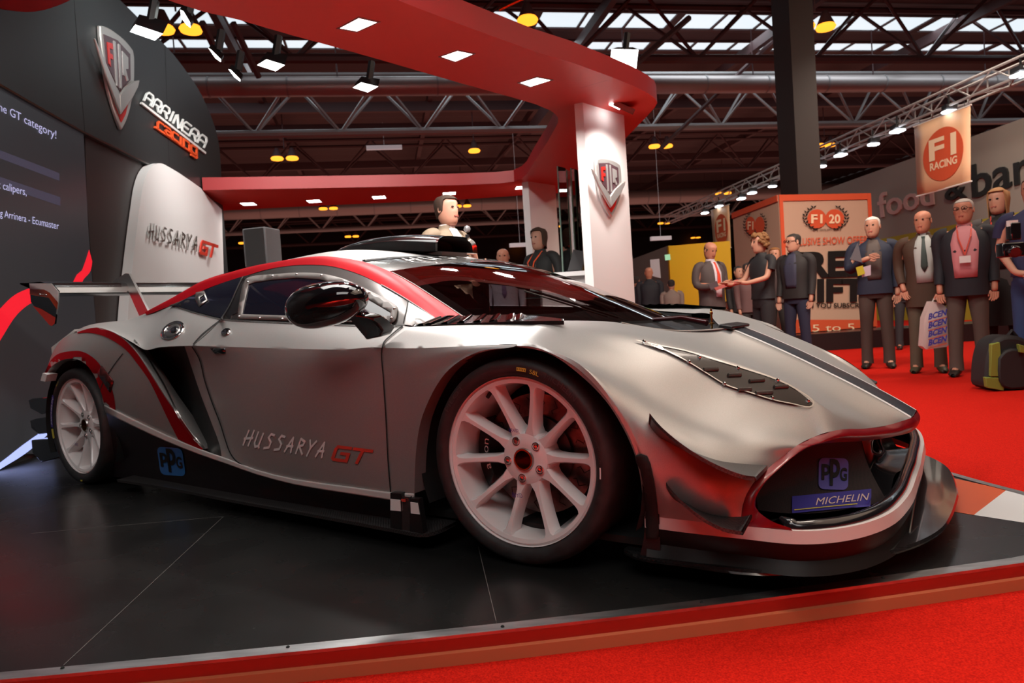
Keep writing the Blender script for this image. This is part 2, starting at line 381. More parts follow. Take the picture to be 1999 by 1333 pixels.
ray9 = row((1247, 885, -.945), (1264, 915, -.94), (1285, 938, -.935), (1310, 955, -.925), (1340, 967, -.92), (1372, 976, -.91), (1410, 982, -.89), (1453, 976, -.84))
ray10 = row((1262, 1006, -.885), (1280, 1009, -.88), (1300, 1011.5, -.878), (1320, 1014, -.876), (1345, 1016.5, -.874), (1375, 1020, -.87), (1410, 1023, -.865), (1447, 1026.5, -.86))
rr2 = row((850, 622, -.74), (907, 620, -.64), (1000, 624, -.56), (1103, 628, -.49), (1160, 629.5, -.45))
rr3 = row((826, 630, -.785), (880, 627.5, -.74), (940, 627, -.72), (1000, 626, -.70), (1050, 628, -.69))
rr4 = row((790, 645, -.85), (855, 642, -.85), (920, 641, -.85), (975, 641, -.845), (1028, 643, -.84))
rr5 = row((746, 679, -.93), (820, 679.5, -.935), (900, 676, -.94), (960, 673, -.945), (1010, 672, -.95))
NR = 5
def ghost(a, b, k): return [p + (p - q) * k for p, q in zip(a, b)]
g1 = ghost(rr2, rr3, .6); g6 = ghost(rr5, rr4, .5)
g6[4] = Y(1062, 690, -.957)
def ext(pre, r): return pre + r
rows_ = [ext(ghost(g1, rr2, 1), ray0), ext(g1, ray1), ext(rr2, ray2), ext(rr3, ray3), ext(rr4, ray4), ext(rr5, ray5), ext(g6, ray6), ext(ghost(g6, rr5, 1), ray7)]
rows_ += [ext(ghost(g6, rr5, 1.2 + .3 * k), r) for k, r in enumerate([ray8, ray9, ray10])]
ALLG = surf(rows_, 8, 6)
FG = [r[NR * 8:] for r in ALLG]; RG = [r[:NR * 8 + 1] for r in ALLG[12:31]]
HLP = smoothpoly([(1241.4, 667), (1290, 678), (1335, 687), (1380, 701), (1425, 714), (1470, 728), (1515, 743.6), (1551, 761.6), (1585, 788.6)], 3) + smoothpoly([(1582.6, 793), (1542, 790), (1506, 782), (1461, 768), (1416, 753.5), (1380, 732), (1344, 710), (1299, 687)], 3)
ff = MB()
for i in range(len(FG) - 1):
    for j in range(len(FG[0]) - 1):
        ff.add([FG[i][j], FG[i][j + 1], FG[i + 1][j + 1], FG[i + 1][j]], [(0, 1, 2, 3)])
ff.grid(RG)
# side lip between arch edge and crease
lip_a = row((1010, 677.5, -.955), (1074, 691, -.955), (1146, 744, -.955), (1186, 787, -.955), (1211, 826, -.95), (1235, 876, -.945), (1247, 916, -.935), (1256, 1006, -.885))
c_line = RG[-1][4 * 8:] + [FG[i][0] for i in range(31, 61)]
la = curve(row((1010, 677, -.955), (1040, 681, -.955)) + lip_a[1:], 10)
def resample(L_, ref):
    d = [0]; e = [0]
    for i in range(1, len(L_)): d.append(d[-1] + (L_[i] - L_[i - 1]).length)
    for i in range(1, len(ref)): e.append(e[-1] + (ref[i] - ref[i - 1]).length)
    out = []
    for q in e:
        t = q / e[-1] * d[-1]; k = min(int(np.searchsorted(d, t, side='right')) - 1, len(L_) - 2); out.append(L_[k].lerp(L_[k + 1], (t - d[k]) / max(1e-9, d[k + 1] - d[k])))
    return out
a_line = resample(la, c_line)
ff.grid([c_line, [p.lerp(q, .5) + Vector((0, -.004, 0)) for p, q in zip(c_line, a_line)], a_line])
# fender side behind the front wheel
fr = [row((746, 679, -.93), (820, 679.5, -.935), (900, 676, -.94), (1010, 672, -.95)),
      row((748, 715, -.942), (810, 702, -.945), (880, 688, -.948), (1000, 677.5, -.955)),
      row((750, 755, -.948), (800, 745, -.95), (850, 725, -.952), (935, 686, -.957)),
      row((754, 820, -.95), (785, 800, -.952), (815, 775, -.954), (869, 729, -.957)),
      row((757, 875, -.95), (778, 860, -.952), (800, 840, -.954), (826, 808, -.957)),
      row((760, 920, -.95), (776, 912, -.952), (792, 895, -.954), (813, 872, -.957)),
      row((763, 962, -.95), (778, 963, -.952), (794, 963, -.954), (809, 963, -.957))]
FRG = surf(fr, 5, 6); ff.grid(FRG)
# inner arch flange
arc = [FRG[i][-1] for i in range(len(FRG))][::-1]
arc2 = a_line
for L_ in (arc, arc2): ff.grid([L_, [p + Vector((0, .05, 0)) for p in L_]])
ff.grid([FG[0], [Vector((p.x, 0, p.z - .004)) for p in FG[0]]])
ff.mirror()
front = ff.build('front_body', [M['silver']], CAR, 28, merge=6e-4)
# --- black centre stripe with its two white pinstripes
sb = MB(); q = []
c_ = FG[0]
def off(L_, dy, dz=0): return [Vector((p.x, p.y + dy, p.z + dz)) for p in L_]
mid = [Vector((p.x + .004, 0, p.z + .005)) for p in c_]
inn = [p + Vector((.0, .018, .001)) for p in c_]
inn = [p + Vector((0, 0, .0015)) for p in inn]; sb.grid([inn, mid], 0); sb.grid([[p + Vector((0, 0, .001)) for p in c_], inn], 1); sb.mirror()
hood_stripe = sb.build('hood_stripe', [nmat('indigo_black_stripe', (.008, .008, .014), .32, spec=.4), M['white']], CAR, 60)
hood_stripe['label'] = 'black bonnet stripe with white pinstripe edges'
# --- headlight
bvf = bvh_of(front)
for s_, nm in ((1, 'headlight'), (-1, 'headlight')):
    V_, F_ = dense([Vector(p) for p in HLP], [], 5); mb = MB(); P_ = [hit(bvf, v.x, v.y, .0042) for v in V_]; mb.add(P_ if s_ > 0 else [flip(p) for p in P_], F_)
    hb = mb.build('headlight', [nmat('smoked_headlight', (.016, .010, .009), .28, 0, .15, spec=.3)], CAR, 60)
    if s_ > 0:
        bv = bvh_of(hb)
        mb = MB()
        strip_on(mb, [(1241, 667), (1290, 678), (1335, 687), (1425, 714), (1515, 743), (1551, 761), (1586, 789), (1584, 794), (1540, 789), (1506, 782), (1461, 768), (1416, 753.5), (1380, 732), (1344, 710), (1299, 687), (1241, 667)], 1.8, bvf, .0065)
        mb.build('headlight_rim', M['steel'], hb, 60)
        for a, b, c, d in [(1372, 724, 1400, 723), (1420, 735, 1445, 734), (1462, 746, 1490, 744), (1440, 763, 1465, 762), (1474, 770, 1506, 768), (1510, 758, 1536, 757)]:
            mb = MB(); p0 = hit(bvf, a, b, .006); p1 = hit(bvf, c, d, .006); mb.tube([p0, p1], .006, 8); mb.build('led_lens', nmat('led_lens', (.10, .085, .075), .2, .3, .5) if 'led' not in M else M['led'], hb)
        for a, b in [(1364, 700), (1343, 709), (1439, 721), (1516, 745), (1412, 752), (1505, 779), (1575, 785), (1256, 670)]:
            mb = MB(); p0 = hit(bv, a, b, .001); mb.lathe([(0.0, -.004), (.005, -.003), (.006, 0)], 10, 'y', c=hit(bvf, a, b, .0065)); mb.build('fixing_screw', M['chrome'], hb)
        mb = MB()
        for a, b, c, d, w in [(1255, 671, 1294, 685, 3), (1275, 674, 1292, 683, 4)]: strip_on(mb, [(a, b), (c, d)], w, bvf, .0065)
        mb.build('reflector_strip', M['chrome'], hb, 60)
# --- crimson band round the grille
bo = [Y(1783, 812, 0)] + [ray0[-1], ray1[-1], ray2[-1], ray3[-1], ray4[-1], ray5[-1], ray6[-1], ray7[-1], ray8[-1], ray9[-1], ray10[-1]]
bi = row((1787, 836, 0), (1771, 846, -.085), (1728, 855, -.17), (1680, 861, -.30), (1622, 864, -.45), (1612, 865, -.47), (1574, 875, -.57), (1545, 893, -.64), (1517, 918, -.71), (1488, 948, -.78), (1473, 978, -.81), (1481, 999, -.82))
bm_ = [(a + b) / 2 + Vector((.012, -.006 if a.y < -.2 else 0, 0)) for a, b in zip(bo, bi)]
bi2 = [p + Vector((-.05, .04 if p.y < -.2 else .01, 0)) for p in bi]
BG = surf([bo, bm_, bi], 4, 5)
bb = MB(); bb.grid(BG); bb.grid([BG[-1], curve(bi2, 5)])
st_top = [Zc(1447, 1026.5, .168), Zc(1547, 1036, .165), Zc(1605, 1035, .163), Zc(1673, 1025, .16), Zc(1731, 1005, .158), Zc(1772, 969, .155), Zc(1791, 924, .152), Vector((.897, 0, .152))]
st_top[0] = ray10[-1].copy()
bb.grid(surf([[ray10[-1], (ray10[-1] + st_top[1]) / 2, st_top[1]], [bi[-1], Zc(1506, 1017, .185), st_top[1] + Vector((-.004, 0, .006))]], 3, 5))
bb.mirror(); band = bb.build('grille_surround', [M['maroon']], CAR, 35)
band['label'] = 'crimson gloss surround of the front grille'
# --- lower stripe, black bumper, splitter
st_side = row((1258, 1006, -.887), (1285.5, 1009, -.88), (1335, 1015, -.876), (1390, 1021, -.868)) + [st_top[0]]
stT = curve(st_side + st_top[1:], 5)
def lower(L_, dz, dn):
    out = []
    for i, p in enumerate(L_):
        t = (L_[min(i + 1, len(L_) - 1)] - L_[max(i - 1, 0)]).normalized(); n = Vector((t.y, -t.x, 0)).normalized()
        if i == len(L_) - 1: n = Vector((1, 0, 0))
        out.append(p + n * dn + Vector((0, 0, dz)))
    return out
sB_, sC_ = lower(stT, -.030, .004), None
mb = MB(); mb.grid([stT, sB_]); mb.grid([lower(stT, 0, -.02), stT]); mb.mirror(.07); mb.build('lower_stripe', nmat('pale_stripe', (.62, .56, .54), .3), CAR, 50)
mb = MB(); mb.grid([sB_, lower(stT, -.05, .0), lower(stT, -.075, -.012), lower(stT, -.105, .006)]); mb.mirror(.07); mb.build('bumper', [nmat('bumper_black', (.008, .007, .007), .45, spec=.25)], CAR, 50)
spl = [(.28, -.86), (.335, -.888), (.453, -.882), (.568, -.878), (.645, -.858), (.713, -.812), (.796, -.715), (.881, -.60), (.937, -.49), (.972, -.37), (.985, -.24), (.990, -.1), (.991, 0)]
sp_ = curve([Vector((a, b, 0)) for a, b in spl], 4)
full = [(p.x, p.y) for p in sp_] + [(p.x + .07 * p.y, -p.y) for p in sp_[::-1][1:]]
mb = MB(); nF = len(full)
top = [Vector((a, b, .066)) for a, b in full]; bot = [Vector((a, b, .052)) for a, b in full]; rim_ = [Vector((a * 1.0 + (.004 if a > .5 else 0), b * 1.003, .059)) for a, b in full]
mb.grid([top, rim_, bot]); mb.add(top, [tuple(range(nF))]); mb.add(bot, [tuple(range(nF))[::-1]])
splitter = mb.build('front_splitter', M['carbon'], CAR, 30, bevel=0)
# support rod on the splitter
mb = MB(); mb.tube([Y(1793, 930, -.1), Zc(1776, 1040, .067)], .0025, 6); mb.build('splitter_stay', M['steel'], CAR)
# --- grille: mesh panel, duct, lip
gp = surf([[Y(1530, 895, -.60), Y(1610, 872, -.46), Y(1712, 858, -.26)], [Y(1476, 965, -.78), Y(1600, 945, -.52), Y(1732, 925, -.27)], [Y(1490, 1000, -.76), Y(1610, 1010, -.56), Y(1765, 985, -.30)]], 6, 6)
gp = [[p + Vector((-.045, .02, 0)) for p in r] for r in gp]
mesh_m = weave(nmat('grille_mesh', (.012, .004, .006), .6), (.006, .003, .004), (.022, .008, .011), 300)
mb = MB(); mb.grid(gp); grille = mb.build('grille_mesh', mesh_m, CAR, 50)
gpb = bvh_of(grille)
mb = MB(); mb.grid([[flip(p) for p in r] for r in gp]); mb.build('grille_mesh', mesh_m, CAR, 50)
# dark cavity liner behind everything
mb = MB()
cav = [[p + Vector((-.05, .03 if p.y < -.2 else 0, 0)) for p in curve(bi, 3)], [p + Vector((-.22, .10 if p.y < -.2 else 0, -.02)) for p in curve(bi, 3)]]
mb.grid(cav); lo = [Vector((p.x - .02, p.y * .98, .12)) for p in curve(bi, 3)]; lo2 = [p + Vector((-.2, .06 if p.y < -.2 else 0, 0)) for p in lo]
mb.grid([cav[1], lo2]); mb.grid([lo2, [p + Vector((.19, 0, 0)) for p in lo2]]); mb.mirror(); mb.build('grille_cavity', M['matblack'], CAR, 50)
# central duct: funnel from the mouth to an oval opening
mb = MB(); duct = []
mouth = [gp[0][-1], gp[6][-1], gp[12][-1], Vector((.848, -.22, .160)), Vector((.860, -.11, .158)), Vector((.862, 0, .158))]
oval = [Vector((.800, -.075, .272)), Vector((.775, -.092, .240)), Vector((.772, -.080, .208)), Vector((.782, -.050, .190)), Vector((.788, -.022, .184)), Vector((.788, 0, .184))]
A_, B_ = curve(mouth, 5), curve(oval, 5)
mb.grid(surf([A_, [a.lerp(b, .5) + Vector((-.028, 0, -.008)) for a, b in zip(A_, B_)], B_, [p + Vector((-.10, 0, 0)) for p in B_]], 1, 5))
mb.mirror(); mb.build('centre_duct', nmat('duct_black', (.012, .011, .012), .22), CAR, 60)
mb = MB(); mb.tube([p + Vector((.002, 0, 0)) for p in B_], .0025, 6); mb.mirror(); mb.build('duct_rim', M['steel'], CAR)
# lower grille lip, a rounded gloss black roll
mb = MB(); rc = lower(curve([Y(1510, 1016, -.84)] + st_top[1:], 5), .000, -.028); mb.tube(rc + [Vector((p.x + .07 * p.y, -p.y, p.z)) for p in rc[::-1][1:]], [.006, .010, .014] + [.018] * (2 * len(rc) - 7) + [.014, .010, .006], 12); mb.build('grille_lip', nmat('dark_gloss_lip', (.01, .01, .012), .18, 0, .5), CAR, 60)
# dark recess between fender and front wheel (vertical vent)
fb = bvh_of(front)
decal('arch_vent', [(1242, 889), (1252, 886), (1263, 890), (1270, 905), (1278, 940), (1284, 985), (1286, 1040), (1284, 1052), (1262, 1052), (1260, 1000), (1255, 950), (1249, 915)], M['matblack'], fb, CAR, .004, y=-.888, thick=.004)
mb = MB(); mb.grid(surf([row((1258, 996, -.89), (1287, 1002, -.885)), row((1258, 1040, -.885), (1288, 1040, -.88)), row((1249, 1086, -.886), (1290, 1090, -.875))], 4, 4)); mb.build('bumper_corner', M['black'], CAR, pair=True)
# canards
def canard(outer, root, th, name='canard'):
    for s_ in (1, -1):
        mb = MB(); A = curve([Y(*p) for p in outer], 5); B = curve([hit(fb, p[0], p[1], 0) for p in root], 5)
        if s_ < 0: A = [flip(p) for p in A]; B = [flip(p) for p in B]
        D = Vector((0, 0, -th)); mb.grid([B, A]); mb.grid([A, [p + D for p in A]]); mb.grid([[p + D for p in A], [p + D for p in B]])
        mb.prism([A[0], A[0] + D, B[0] + D], (0, .001, 0)); mb.prism([A[-1], A[-1] + D, B[-1] + D, B[-1]], (0, .001, 0))
        mb.build(name, M['carbonm'], CAR, 25)
canard([(1268, 806, -.955), (1290, 832, -.975), (1325, 862, -.985), (1365, 889, -.985), (1410, 912, -.975), (1452, 927, -.955), (1476, 930, -.935)],
       [(1266, 822), (1285, 845), (1310, 858), (1350, 880), (1400, 898), (1450, 905), (1498, 908)], .010)
canard([(1300, 941, -.965), (1316, 962, -.975), (1345, 990, -.98), (1380, 1015, -.975), (1415, 1031, -.965), (1450, 1037, -.95)],
       [(1300, 945), (1316, 968), (1340, 982), (1375, 1000), (1420, 1008), (1468, 1004)], .009)
# --- door
dr = [row((285, 682, -.76), (335, 677, -.88), (376, 675, -.925), (430, 676.5, -.93), (550, 680, -.93), (670, 682, -.93), (727, 678, -.928), (746, 679, -.93)),
      row((278, 718, -.62), (338, 714, -.79), (392, 712, -.885), (445, 714, -.928), (552, 718, -.945), (672, 720, -.947), (730, 717, -.944), (748, 716, -.943)),
      row((300, 768, -.62), (360, 766, -.80), (408, 768, -.895), (455, 772, -.935), (555, 780, -.955), (675, 785, -.957), (732, 785, -.952), (752, 785, -.950)),
      row((328, 815, -.66), (382, 818, -.85), (427, 822, -.915), (470, 830, -.945), (562, 843, -.957), (678, 853, -.958), (735, 856, -.953), (756, 858, -.950)),
      row((360, 850, -.76), (405, 860, -.90), (441, 868, -.935), (482, 878, -.95), (570, 898, -.957), (682, 914, -.957), (738, 920, -.952), (760, 921, -.950)),
      row((385, 873, -.88), (415, 885, -.94), (445, 896, -.95), (490, 914, -.952), (575, 935, -.953), (690, 951, -.953), (742, 959, -.95), (763, 962, -.95))]
DG = surf(dr, 6, 7)
up = [row((433, 623.5, -.805), (466, 625, -.815), (580, 630, -.83), (688, 634, -.83), (745, 635.5, -.826), (787, 636, -.82), (805, 639, -.82)),
      row((405, 648, -.865), (455, 650, -.875), (575, 655, -.885), (685, 659, -.885), (745, 660, -.883), (767, 660, -.88), (775, 661, -.88)),
      row((376, 675, -.925), (430, 676.5, -.93), (550, 680, -.93), (670, 682, -.93), (727, 678, -.928), (740, 678.5, -.93), (746, 679, -.93))]
UG = surf(up, 5, 6)
for s_ in (1, -1):
    mb = MB(); mb.grid([r[10:] for r in DG]); mb.grid(UG)
    if s_ < 0: mb.v = [flip(v) for v in mb.v]
    d_ = mb.build('door', [M['silver']], CAR, 26)
    if s_ > 0: door = d_
# intake throat: cavity shade put into a near-black colour behind the door's trailing curve
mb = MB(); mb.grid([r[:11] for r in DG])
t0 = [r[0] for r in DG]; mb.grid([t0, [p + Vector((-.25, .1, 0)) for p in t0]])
intake = mb.build('side_intake', nmat('intake_shade', (.02, .02, .02), .4, .3), CAR, 50, pair=True)
doorb = bvh_of(door)
# --- rear deck and rear fender
dk = [row((148, 646, -.74), (172, 635, -.71), (205, 629, -.68), (250, 624, -.655), (287, 611, -.645), (337, 598, -.72), (385, 611, -.775), (433, 623.5, -.805)),
      row((149, 646, -.80), (180, 637, -.81), (213, 637, -.82), (256, 640, -.83), (292, 640, -.835), (330, 637, -.85), (365, 642, -.865), (405, 649, -.872)),
      row((151, 649, -.86), (188, 640, -.90), (225, 651, -.93), (258, 668, -.947), (282, 682, -.95), (312, 677.5, -.945), (345, 675.5, -.935), (376, 675, -.925))]
DK = surf(dk, 6, 6)
ro = [row((100, 694, -.86), (113, 671, -.86), (130, 657, -.86), (151, 649, -.86), (188, 640, -.90), (232, 654, -.935), (265, 685, -.955), (295, 729, -.97), (322, 772, -.972), (350, 812, -.967), (396, 877, -.95)),
      row((93, 717, -.90), (104, 695, -.91), (121, 680, -.92), (146, 670, -.925), (179, 672, -.94), (210, 697, -.955), (233, 730, -.962), (252, 765, -.967), (295, 800, -.967), (338, 832, -.96), (395, 877.3, -.95)),
      row((88, 744, -.93), (97, 720, -.95), (116, 705, -.96), (142, 700, -.965), (169, 712, -.965), (187, 739, -.965), (199, 769, -.965), (204, 791, -.962), (265, 821, -.96), (325, 849, -.955), (394, 878, -.95))]
RO = surf(ro, 6, 6)
mb = MB(); mb.grid(DK); mb.grid(RO)
ae = RO[-1][:43]; mb.grid([ae, [p + Vector((0, .06, 0)) for p in ae]])
rl_ = [r[0] for r in RO]; rl2 = [Vector((p.x - .05, p.y + .25, p.z)) for p in rl_]; mb.grid([rl_, rl2])
rd = [r[-1] for r in RO]
ridge = RO[0][22:]
mb.grid([ridge, [p + Vector((-.03, .05, -.006)) for p in ridge], [p + Vector((-.14, .13, -.01)) for p in ridge]])
rear = mb.build('rear_fender', [M['silver']], CAR, 30, pair=True)
rearb = bvh_of(rear)
decal('fender_stripe', smoothpoly([(152, 649), (188, 640), (232, 654.5), (265, 685.5), (295, 730), (322, 773), (350, 813), (396, 877)], 4) + [(394, 878), (372, 868)] + smoothpoly([(349, 857), (330, 820), (311, 780), (292, 742), (270, 711), (248, 684), (225, 667), (200, 655), (176, 650), (152, 651)], 4), M['red'], rearb, CAR, .0025, step=10, y=-.95)
decal('arch_stripe', smoothpoly([(88, 744), (97, 720), (116, 705), (142, 700), (169, 712), (187, 739), (199, 769), (204, 791)], 4) + smoothpoly([(226, 800), (222, 770), (208, 733), (188, 703), (160, 686), (134, 686), (112, 692), (98, 706), (84, 736)], 4), M['red'], rearb, CAR, .0015, step=8, y=-.95)
mb = MB(); strip_on(mb, [(262, 664), (285, 694), (300, 719), (319, 751), (349, 811), (372, 845), (398, 876)], 3, rearb, .003); mb.build('intake_edge', M['steel'], CAR, 60)
mb = MB(); mb.prism([Y(*p, -.972) for p in [(83, 728), (92, 731), (88, 745), (79, 743)]], (0, .05, 0)); mb.build('fender_tip', M['white'], CAR)
# engine deck / roof skin
def Lp(x, y, z): return ('c', x, y, z)
upr = [(285, 611, -.66), (337, 581, -.60), (400, 546, -.55), (450, 531, -.52), (500, 518, -.5), (562, 507.5, -.49), (622, 500, -.49), (658, 502, -.49), (706, 510, -.50), (766, 532, -.54), (805, 553, -.565), (850, 582, -.595), (907, 620, -.64)]
lwr = [(286, 615, -.68), (338, 594, -.71), (400, 565, -.65), (440, 550, -.62), (480, 538, -.61), (525, 525, -.605), (586, 517, -.60), (640, 518.5, -.60), (690, 531, -.61), (745, 556, -.65), (782, 577, -.675), (815, 598, -.70), (850, 622, -.74)]
UPR, LWR = row(*upr), row(*lwr)
ma = [(a + b) / 2 + Vector((0, -.006, .010)) for a, b in zip(UPR, LWR)]
rail = part('roof_rail', surf([UPR, ma, LWR], 4, 6), [M['red']], 'pair'); rail['label'] = 'red roof rail and windscreen pillar'
R_ = surf([UPR, LWR], 2, 6)
for e in (R_[0], R_[-1]):
    e2 = [p + Vector((0, -.0015, .0015)) for p in e]; mb = MB(); mb.tube(e2[18:], .0022, 5); mb.build('rail_piping', M['white'], CAR, pair=True)
cx_ = [-.93, -1.15, -1.4, -1.7, -2.0, -2.35, -2.75, -3.05]; cz_ = [.993, 1.035, 1.068, 1.064, 1.022, .945, .865, .80]
UR = [Vector(p) for p in [UPR[8], UPR[7], UPR[6], UPR[5], UPR[4], UPR[2], UPR[1], UPR[0]]]
r0_ = [Vector((x, 0, z)) for x, z in zip(cx_, cz_)]
r1_ = []
for a, b in zip(r0_, UR):
    r1_.append(Vector((a.x * .72 + b.x * .28, b.y * .55, a.z * .80 + b.z * .20 + .004)))
r1_[0] = Y(795, 502, -.29)
ROOF = surf([UR, r1_, r0_], 6, 6)
roof = part('roof', ROOF, [M['silver']])
# tail panel closing the back
mb = MB(); tl = [Vector((-3.05, 0, .80)), Vector((-3.06, -.4, .80)), Vector((-3.07, -.75, .79)), Vector((-3.10, -.86, .70))]
dkin = DK[0]; inn_ = [Vector((p.x, 0, max(.80, .80 + (p.x + 3.05) * .2))) for p in dkin]
mb.grid([dkin[:25], [Vector((p.x * .98, p.y * .45, p.z + .0)) for p in dkin[:25]], [Vector((p.x * .98, 0, p.z)) for p in dkin[:25]]])
tb = [Vector((p.x - .02, p.y, .30)) for p in tl]; mb.grid([tl, tb]); mb.mirror(); mb.build('tail_panel', M['silver'], CAR)
# --- windscreen with silver visor strip
w0 = [UPR[8], UPR[9], UPR[10], UPR[11], UPR[12]]
wc = [Vector((-.93, 0, .993)), Vector((-.66, 0, .942)), Vector((-.42, 0, .864)), Vector((-.19, 0, .762)), Vector((.045, 0, .655))]
w1 = [Y(795, 502, -.29), Vector((-.70, -.32, .928)), Vector((-.49, -.345, .847)), Vector((-.285, -.37, .755)), Y(1140, 628, -.36)]
WG = surf([w0, w1, wc], 8, 8)
WG = [[p + Vector((0, 0, -.001)) for p in r] for r in WG]
nb_ = 7
glass = part('windscreen', [r[nb_:] for r in WG], [M['glass']])
visor = part('visor_strip', [r[:nb_ + 1] for r in WG], [nmat('visor_film', (.42, .41, .40), .15, .6, .7)])
visor['label'] = 'silver sun strip across the top of the windscreen'
wv = bvh_of(visor, glass)
mb = MB(); strip_on(mb, [(706, 510), (740, 506.5), (768, 504), (800, 502.5), (840, 501.5), (880, 501.3)], 3, bvh_of(roof, visor, glass), .003); mb.build('header_seam', M['matblack'], CAR)
mb = MB(); G = surf([curve(w0, 4), [p + (q - p).normalized() * .055 for p, q in zip(curve(w0, 4), curve(w1, 4))]], 3, 1); mb.grid([[p + Vector((0, 0, -.004)) for p in r] for r in G]); mb.build('screen_border', M['matblack'], CAR, pair=True)
# cockpit tub and dashboard behind the glass
mb = MB()
mb.grid([[Vector((-.38, -.60, .69)), Vector((-.1, -.40, .66)), Vector((.03, 0, .64))], [Vector((-.62, -.5, .70)), Vector((-.42, -.3, .71)), Vector((-.35, 0, .70))], [Vector((-.64, -.5, .45)), Vector((-.6, -.3, .45)), Vector((-.6, 0, .45))]])
mb.box((-1.42, 0, .62), (.05, 1.1, .36)); mb.box((-.9, 0, .42), (1.0, 1.2, .04)); mb.mirror(); mb.build('cockpit_tub', M['matblack'], CAR)
mb = MB()
for y_ in (-.3,): mb.box((-1.02, y_, .62), (.14, .40, .50), rot=Matrix.Rotation(-.25, 3, 'Y')); mb.box((-.85, y_, .47), (.36, .40, .10))
mb.build('racing_seat', M['black'], CAR, bevel=.03)
mb = MB(); mb.tube([(-1.15, -.48, .45), (-1.12, -.46, .88), (-1.1, -.3, .94), (-1.1, .3, .94), (-1.12, .46, .88), (-1.15, .48, .45)], .018, 8)
mb.tube([(-1.1, -.44, .90), (-.75, -.48, .84), (-.42, -.56, .70)], .016, 8); mb.tube([(-1.1, .44, .90), (-.75, .48, .84), (-.42, .56, .70)], .016, 8); mb.build('roll_cage', M['bronze'], CAR)
mb = MB(); mb.tube([(-.1, -.05, .672), (-.35, -.28, .80)], .005, 6); mb.tube([(-.12, -.1, .678), (-.33, -.35, .795)], .0035, 6); mb.build('wiper', M['black'], CAR)
mb = MB(); li = [UPR[11] + Vector((0, .01, -.02))] + [p + Vector((0, .004, -.006)) for p in rr2] + [Vector((.0, -.2, .645))]; mb.grid([li, [Vector((p.x - .02, p.y + .02, .44)) for p in li]]); mb.build('cockpit_lining', M['matblack'], CAR, pair=True)
# cowl tray in front of the screen
cw_in = [Y(1140, 628, -.36), Vector((.0, -.2, .648)), Vector((.045, 0, .645))]
cw_out = row((1213, 631, -.43), (1262, 640.5, -.34), (1330, 647, -.21), (1418, 642, -.085)) + [Vector((.345, 0, .612))]
CO = curve(cw_out, 5); mb = MB()
inn_c = curve([cw_in[0], Vector((-.04, -.28, .65)), Vector((.01, -.18, .648)), Vector((.035, -.08, .646)), cw_in[2]], 5)
low_ = [(a * .6 + b * .4) + Vector((0, 0, -.035)) for a, b in zip(CO, inn_c)]
mb.grid(surf([CO, [p + Vector((-.01, 0, -.03)) for p in CO], low_, inn_c], 4, 1)); mb.mirror(); mb.build('cowl_tray', M['black'], CAR, 60)
mb = MB(); rc_ = [p + Vector((0, 0, .002)) for p in CO[:-4]]; mb.tube(rc_, .003, 6); mb.build('cowl_edge', M['silver'], CAR, pair=True)
mb = MB(); mb.box((.335, 0, .618), (.05, .20, .012), rot=Matrix.Rotation(.2, 3, 'Y')); mb.build('hood_spoiler', M['black'], CAR, bevel=.004)
mb = MB(); p_ = Y(1390, 640, -.02); mb.lathe([(0, .072), (.004, .070), (.004, .06), (.006, .058), (.006, .05), (.004, .048), (.004, .02), (.010, .018), (.010, .014), (.004, .012), (.004, -.02)], 10, 'z', c=p_); mb.build('hood_pin', M['brass'], CAR)
mb = MB(); mb.tube([Vector((.03, -.02, .655)), Vector((.13, .02, .655)), Vector((.235, .0, .632))], [.008, .010, .012], 10); mb.lathe([(0, .012), (.02, .008), (.026, -.01)], 12, 'z', c=p_ + Vector((0, 0, -.02))); mb.build('wiper_motor_cover', nmat('dark_red_gloss', (.05, .006, .008), .15), CAR, 60)
# louvre panels on the fender tops
for s_ in (1, -1):
    mb = MB(); base = []
    A = curve(row((803, 640, -.825), (900, 634, -.81), (1000, 630, -.79), (1101, 628.5, -.74)), 6); B = curve(row((850, 624, -.745), (920, 620, -.67), (1000, 618, -.64), (1101, 627, -.70)), 6)
    A = [hit(bvf, *pxl(p), .004) if False else p + Vector((0, 0, .004)) for p in A]; B = [p + Vector((0, 0, .007)) for p in B]
    mb.grid([A, B]); mb.grid([A, [p + Vector((0, 0, -.012)) for p in A]])
    if s_ < 0: mb.v = [flip(v) for v in mb.v]
    lv = mb.build('louvre_panel', M['carbon'], CAR, 30)
    for k in range(8):
        i = 1.0 + k * 1.85; i0 = int(i); a, b = A[i0], B[i0]; mb = MB()
        a2, b2 = a.lerp(b, .08), a.lerp(b, .9); t = (A[i0 + 1] - A[i0]).normalized()
        prof = [(-.022, 0), (-.010, .005), (.002, .007), (.008, .0065), (.010, 0)]
        mb.grid([[q + t * u + Vector((0, 0, w)) for q in (a2.lerp(b2, f) for f in np.linspace(0, 1, 6))] for u, w in prof])
        if s_ < 0: mb.v = [flip(v) for v in mb.v]
        mb.build('louvre_blade', M['gloss'], lv, 60)
